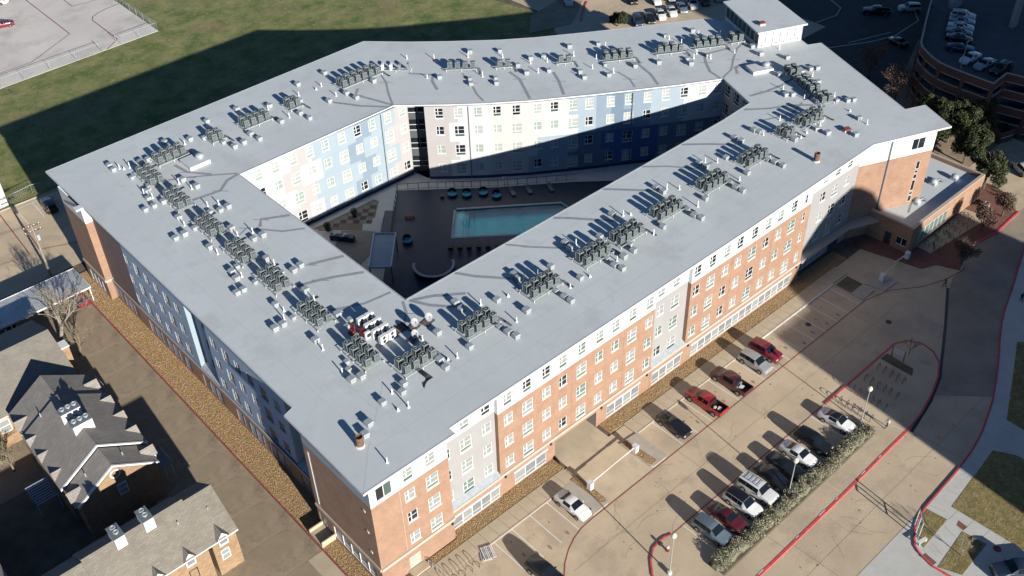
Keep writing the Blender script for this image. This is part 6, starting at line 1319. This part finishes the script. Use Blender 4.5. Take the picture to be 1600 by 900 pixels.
for i, (x, y) in enumerate(((96.4, -9.7), (98.6, -8.9), (100.6, -9.6), (103, -8.8), (107.2, -9.0))): bike(x, y, .6 + .3 * i, 'dark bicycle locked in front of the annex, %s from the glazing end' % ORD[i], .112)
# pallets by the walk, sign board, bins, small shelter
for k in range(2):
    o = thing('pallet', 'weathered slatted pallet, %s of the stack by the front walk' % ('lower one' if k == 0 else 'upper one'), 'pallet', (10.5 + k * .25, -4.95 - k * .1, .005 + k * .16), 1.05 + k * .15)
    for i in range(7): MB().box(-.9, .9, -.62 + i * .2, -.5 + i * .2, .1, .13, 'white_paint' if (i + k) % 3 else 'galv').build('slat', o)
    for i in (-.8, 0, .8): MB().box(i - .05, i + .05, -.6, .7, 0, .1, 'stone_band').build('runner', o)
o = thing('sign_board', 'blank pale sign board on two posts in the island planter', 'sign', (70.9, -19.2, .12), math.pi / 2 + .05); MB().box(-.95, .95, -.04, .04, .7, 1.7, 'deck_grey').build('panel', o)
for a in (-.85, .85): MB().box(a - .05, a + .05, -.06, .06, 0, 1.75, 'dark_steel').build('post', o)
o = thing('bench', 'small white bench on the corner lawn at the lower right', 'bench', (46.6, -37.1, .14), -.2); MB().box(-.65, .65, -.2, .2, .4, .47, 'white_paint').build('seat', o)
for a in (-.5, .5): MB().box(a - .05, a + .05, -.18, .18, 0, .4, 'white_paint').build('leg', o)
o = thing('bus_stop_frame', 'grey metal frame railing standing on the corner lawn edge', 'railing', (47.6, -35.9, .14), .75)
for a in (-.9, 0, .9): MB().box(a - .05, a + .05, -.05, .05, 0, 2.6, 'galv').build('post', o)
MB().box(-1.0, 1.0, -.05, .05, 2.6, 2.7, 'galv').box(-.9, .9, -.03, .03, 1.2, 1.28, 'galv').build('rail', o)
tag(MB().lathe([(.45, 0), (.45, .015), (.001, .016)], 'red_fade', (0, 0, 0), 20).build('manhole_cover', None, (51.9, -43.2, .119)), 'round rusty cover set in the pavement near the dark blue pickup', 'manhole')
for x, y, lab in ((68.4, -6.9, 'round dark manhole cover in the empty bays'), (76.8, -14.3, 'round dark manhole cover in the shaded drive')): tag(MB().lathe([(.42, 0), (.42, .012), (.001, .013)], 'dark_steel', (0, 0, 0), 18).build('manhole_cover', None, (x, y, .001)), lab, 'manhole')
tag(MB().lathe([(.55, 0), (.55, .5), (.42, .5), (.42, .2), (.001, .2)], 'stone_band', (0, 0, 0), 18).build('ring_planter', None, (112.5, -9.6, .1)), 'round stone ring on the brick plaza', 'planter')
o = thing('shelter', 'small brown panelled enclosure beside the oaks', 'enclosure', (133.2, -1.2, 0), -.3)
for a in (-1, 1): MB().box(a * 1.5 - .05, a * 1.5 + .05, -1.2, 1.2, 0, 2.3, 'brick_garage').build('side_panel', o)
MB().box(-1.45, 1.45, -1.25, -1.2, 0, 2.3, 'brick_garage').box(-1.5, 1.5, -1.3, -1.25, 1.1, 1.2, 'white_trim').build('front_panel', o)
o = thing('garage_lamp', 'pale pole lamp on the garage roof corner', 'street lamp', (131.0, 8.0, gz - 1.1)); MB().tube((0, 0, 0), (0, 0, 6), .09, .06, 'lamp_pole', 8).build('pole', o); MB().box(-.1, .7, -.12, .12, 6, 6.14, 'lamp_pole').build('lantern', o)
o = thing('handrail', 'grey steel handrail beside the service door steps', 'railing', (4.9, -1.6, 0)); mb = MB()
for k in range(4): mb.tube((-.0 + .1 * k, -.1 - .6 * k, 0), (.1 * k, -.1 - .6 * k, 1.0), .03, .03, 'galv', 6)
mb.build('post', o); MB().path([(0, -.1, 1.0), (.3, -1.9, 1.0)], .035, 'galv').path([(0, -.1, .55), (.3, -1.9, .55)], .025, 'galv').build('rail', o)
st = struct(MB().box(2.7, 4.9, -2.0, -.95, .0, .3, 'concrete_walk').build('service_landing'))
for i, (x, y, c) in enumerate(((19, -1.1, 0), (14.6, -1.1, 0))): pass

def person(x, y, rz, lab, top, legs, hair, stride=.22, h=1.72, z=0):
    """one continuous skinned body plus head, hair and clothing parts"""
    o = thing('person', lab, 'person', (x, y, z), rz); k = h / 1.72
    J = {'pel': (0, 0, .95), 'wst': (0, 0, 1.1), 'chs': (0, 0, 1.33), 'nck': (0, .0, 1.47), 'hd': (.02, 0, 1.60), 'hdt': (.01, 0, 1.70)}
    for s, n in ((1, 'L'), (-1, 'R')):
        q = stride * s
        J['hip' + n] = (0, .09 * s, .90); J['kn' + n] = (q * .55 + .05, .10 * s, .50); J['an' + n] = (q - .02, .10 * s, .09); J['to' + n] = (q + .16, .11 * s, .04)
        J['sh' + n] = (0, .18 * s, 1.40); J['el' + n] = (-q * .5, .24 * s, 1.13); J['wr' + n] = (-q * .4 + .12, .23 * s, .92); J['ha' + n] = (-q * .4 + .17, .22 * s, .83)
    E = [('pel', 'wst'), ('wst', 'chs'), ('chs', 'nck'), ('nck', 'hd'), ('hd', 'hdt')]
    for n in 'LR': E += [('pel', 'hip' + n), ('hip' + n, 'kn' + n), ('kn' + n, 'an' + n), ('an' + n, 'to' + n), ('chs', 'sh' + n), ('sh' + n, 'el' + n), ('el' + n, 'wr' + n), ('wr' + n, 'ha' + n)]
    R_ = dict(pel=.15, wst=.13, chs=.16, nck=.06, hd=.10, hdt=.075, hip=.10, kn=.065, an=.045, to=.04, sh=.075, el=.05, wr=.035, ha=.04)
    ks = list(J); me = bpy.data.meshes.new('body'); me.from_pydata([tuple(c * k for c in J[a]) for a in ks], [(ks.index(a), ks.index(b)) for a, b in E], [])
    for m in (top, legs, 'skin', hair): me.materials.append(MATS[m])
    b = link('body', me, o); sk_ = b.modifiers.new('skin', 'SKIN'); 
    for i, a in enumerate(ks): r_ = R_.get(a, R_.get(a[:-1], .05)) * k; me.skin_vertices[0].data[i].radius = (r_, r_ * (.8 if a in ('chs', 'wst') else 1)); me.skin_vertices[0].data[i].use_root = a == 'pel'
    sb = b.modifiers.new('sub', 'SUBSURF'); sb.levels = 1; sb.render_levels = 1
    dg = bpy.context.evaluated_depsgraph_get(); ev = bpy.data.meshes.new_from_object(b.evaluated_get(dg)); b.modifiers.clear(); b.data = ev
    mi = [1 if p.center[2] < .98 * k and abs(p.center[1]) < .19 * k else 2 if (p.center[2] > 1.46 * k or (p.center[2] < .93 * k)) else 0 for p in ev.polygons]
    mi = [3 if (m == 2 and p.center[2] > 1.58 * k and p.center[0] < .06 * k) or p.center[2] > 1.70 * k else m for m, p in zip(mi, ev.polygons)]
    if len(ev.materials) < 4:
        ev.materials.clear()
        for m in (top, legs, 'skin', hair): ev.materials.append(MATS[m])
    ev.polygons.foreach_set('material_index', mi); ev.polygons.foreach_set('use_smooth', [True] * len(ev.polygons))
    return o
person(59.0, -25.0, 2.6, 'person in a white top and dark trousers walking past the hedge end', 'cloth_white', 'cloth_dark', 'cloth_dark', z=.12)
person(93.7, -24.8, .6, 'person in dark clothes walking on the shaded pavement at the right edge', 'cloth_dark', 'cloth_dark', 'cloth_dark', z=.12)
person(89.3, -15.6, 1.9, 'person in dark clothes crossing the shaded drive near the plaza', 'cloth_dark', 'cloth_dark', 'cloth_dark')
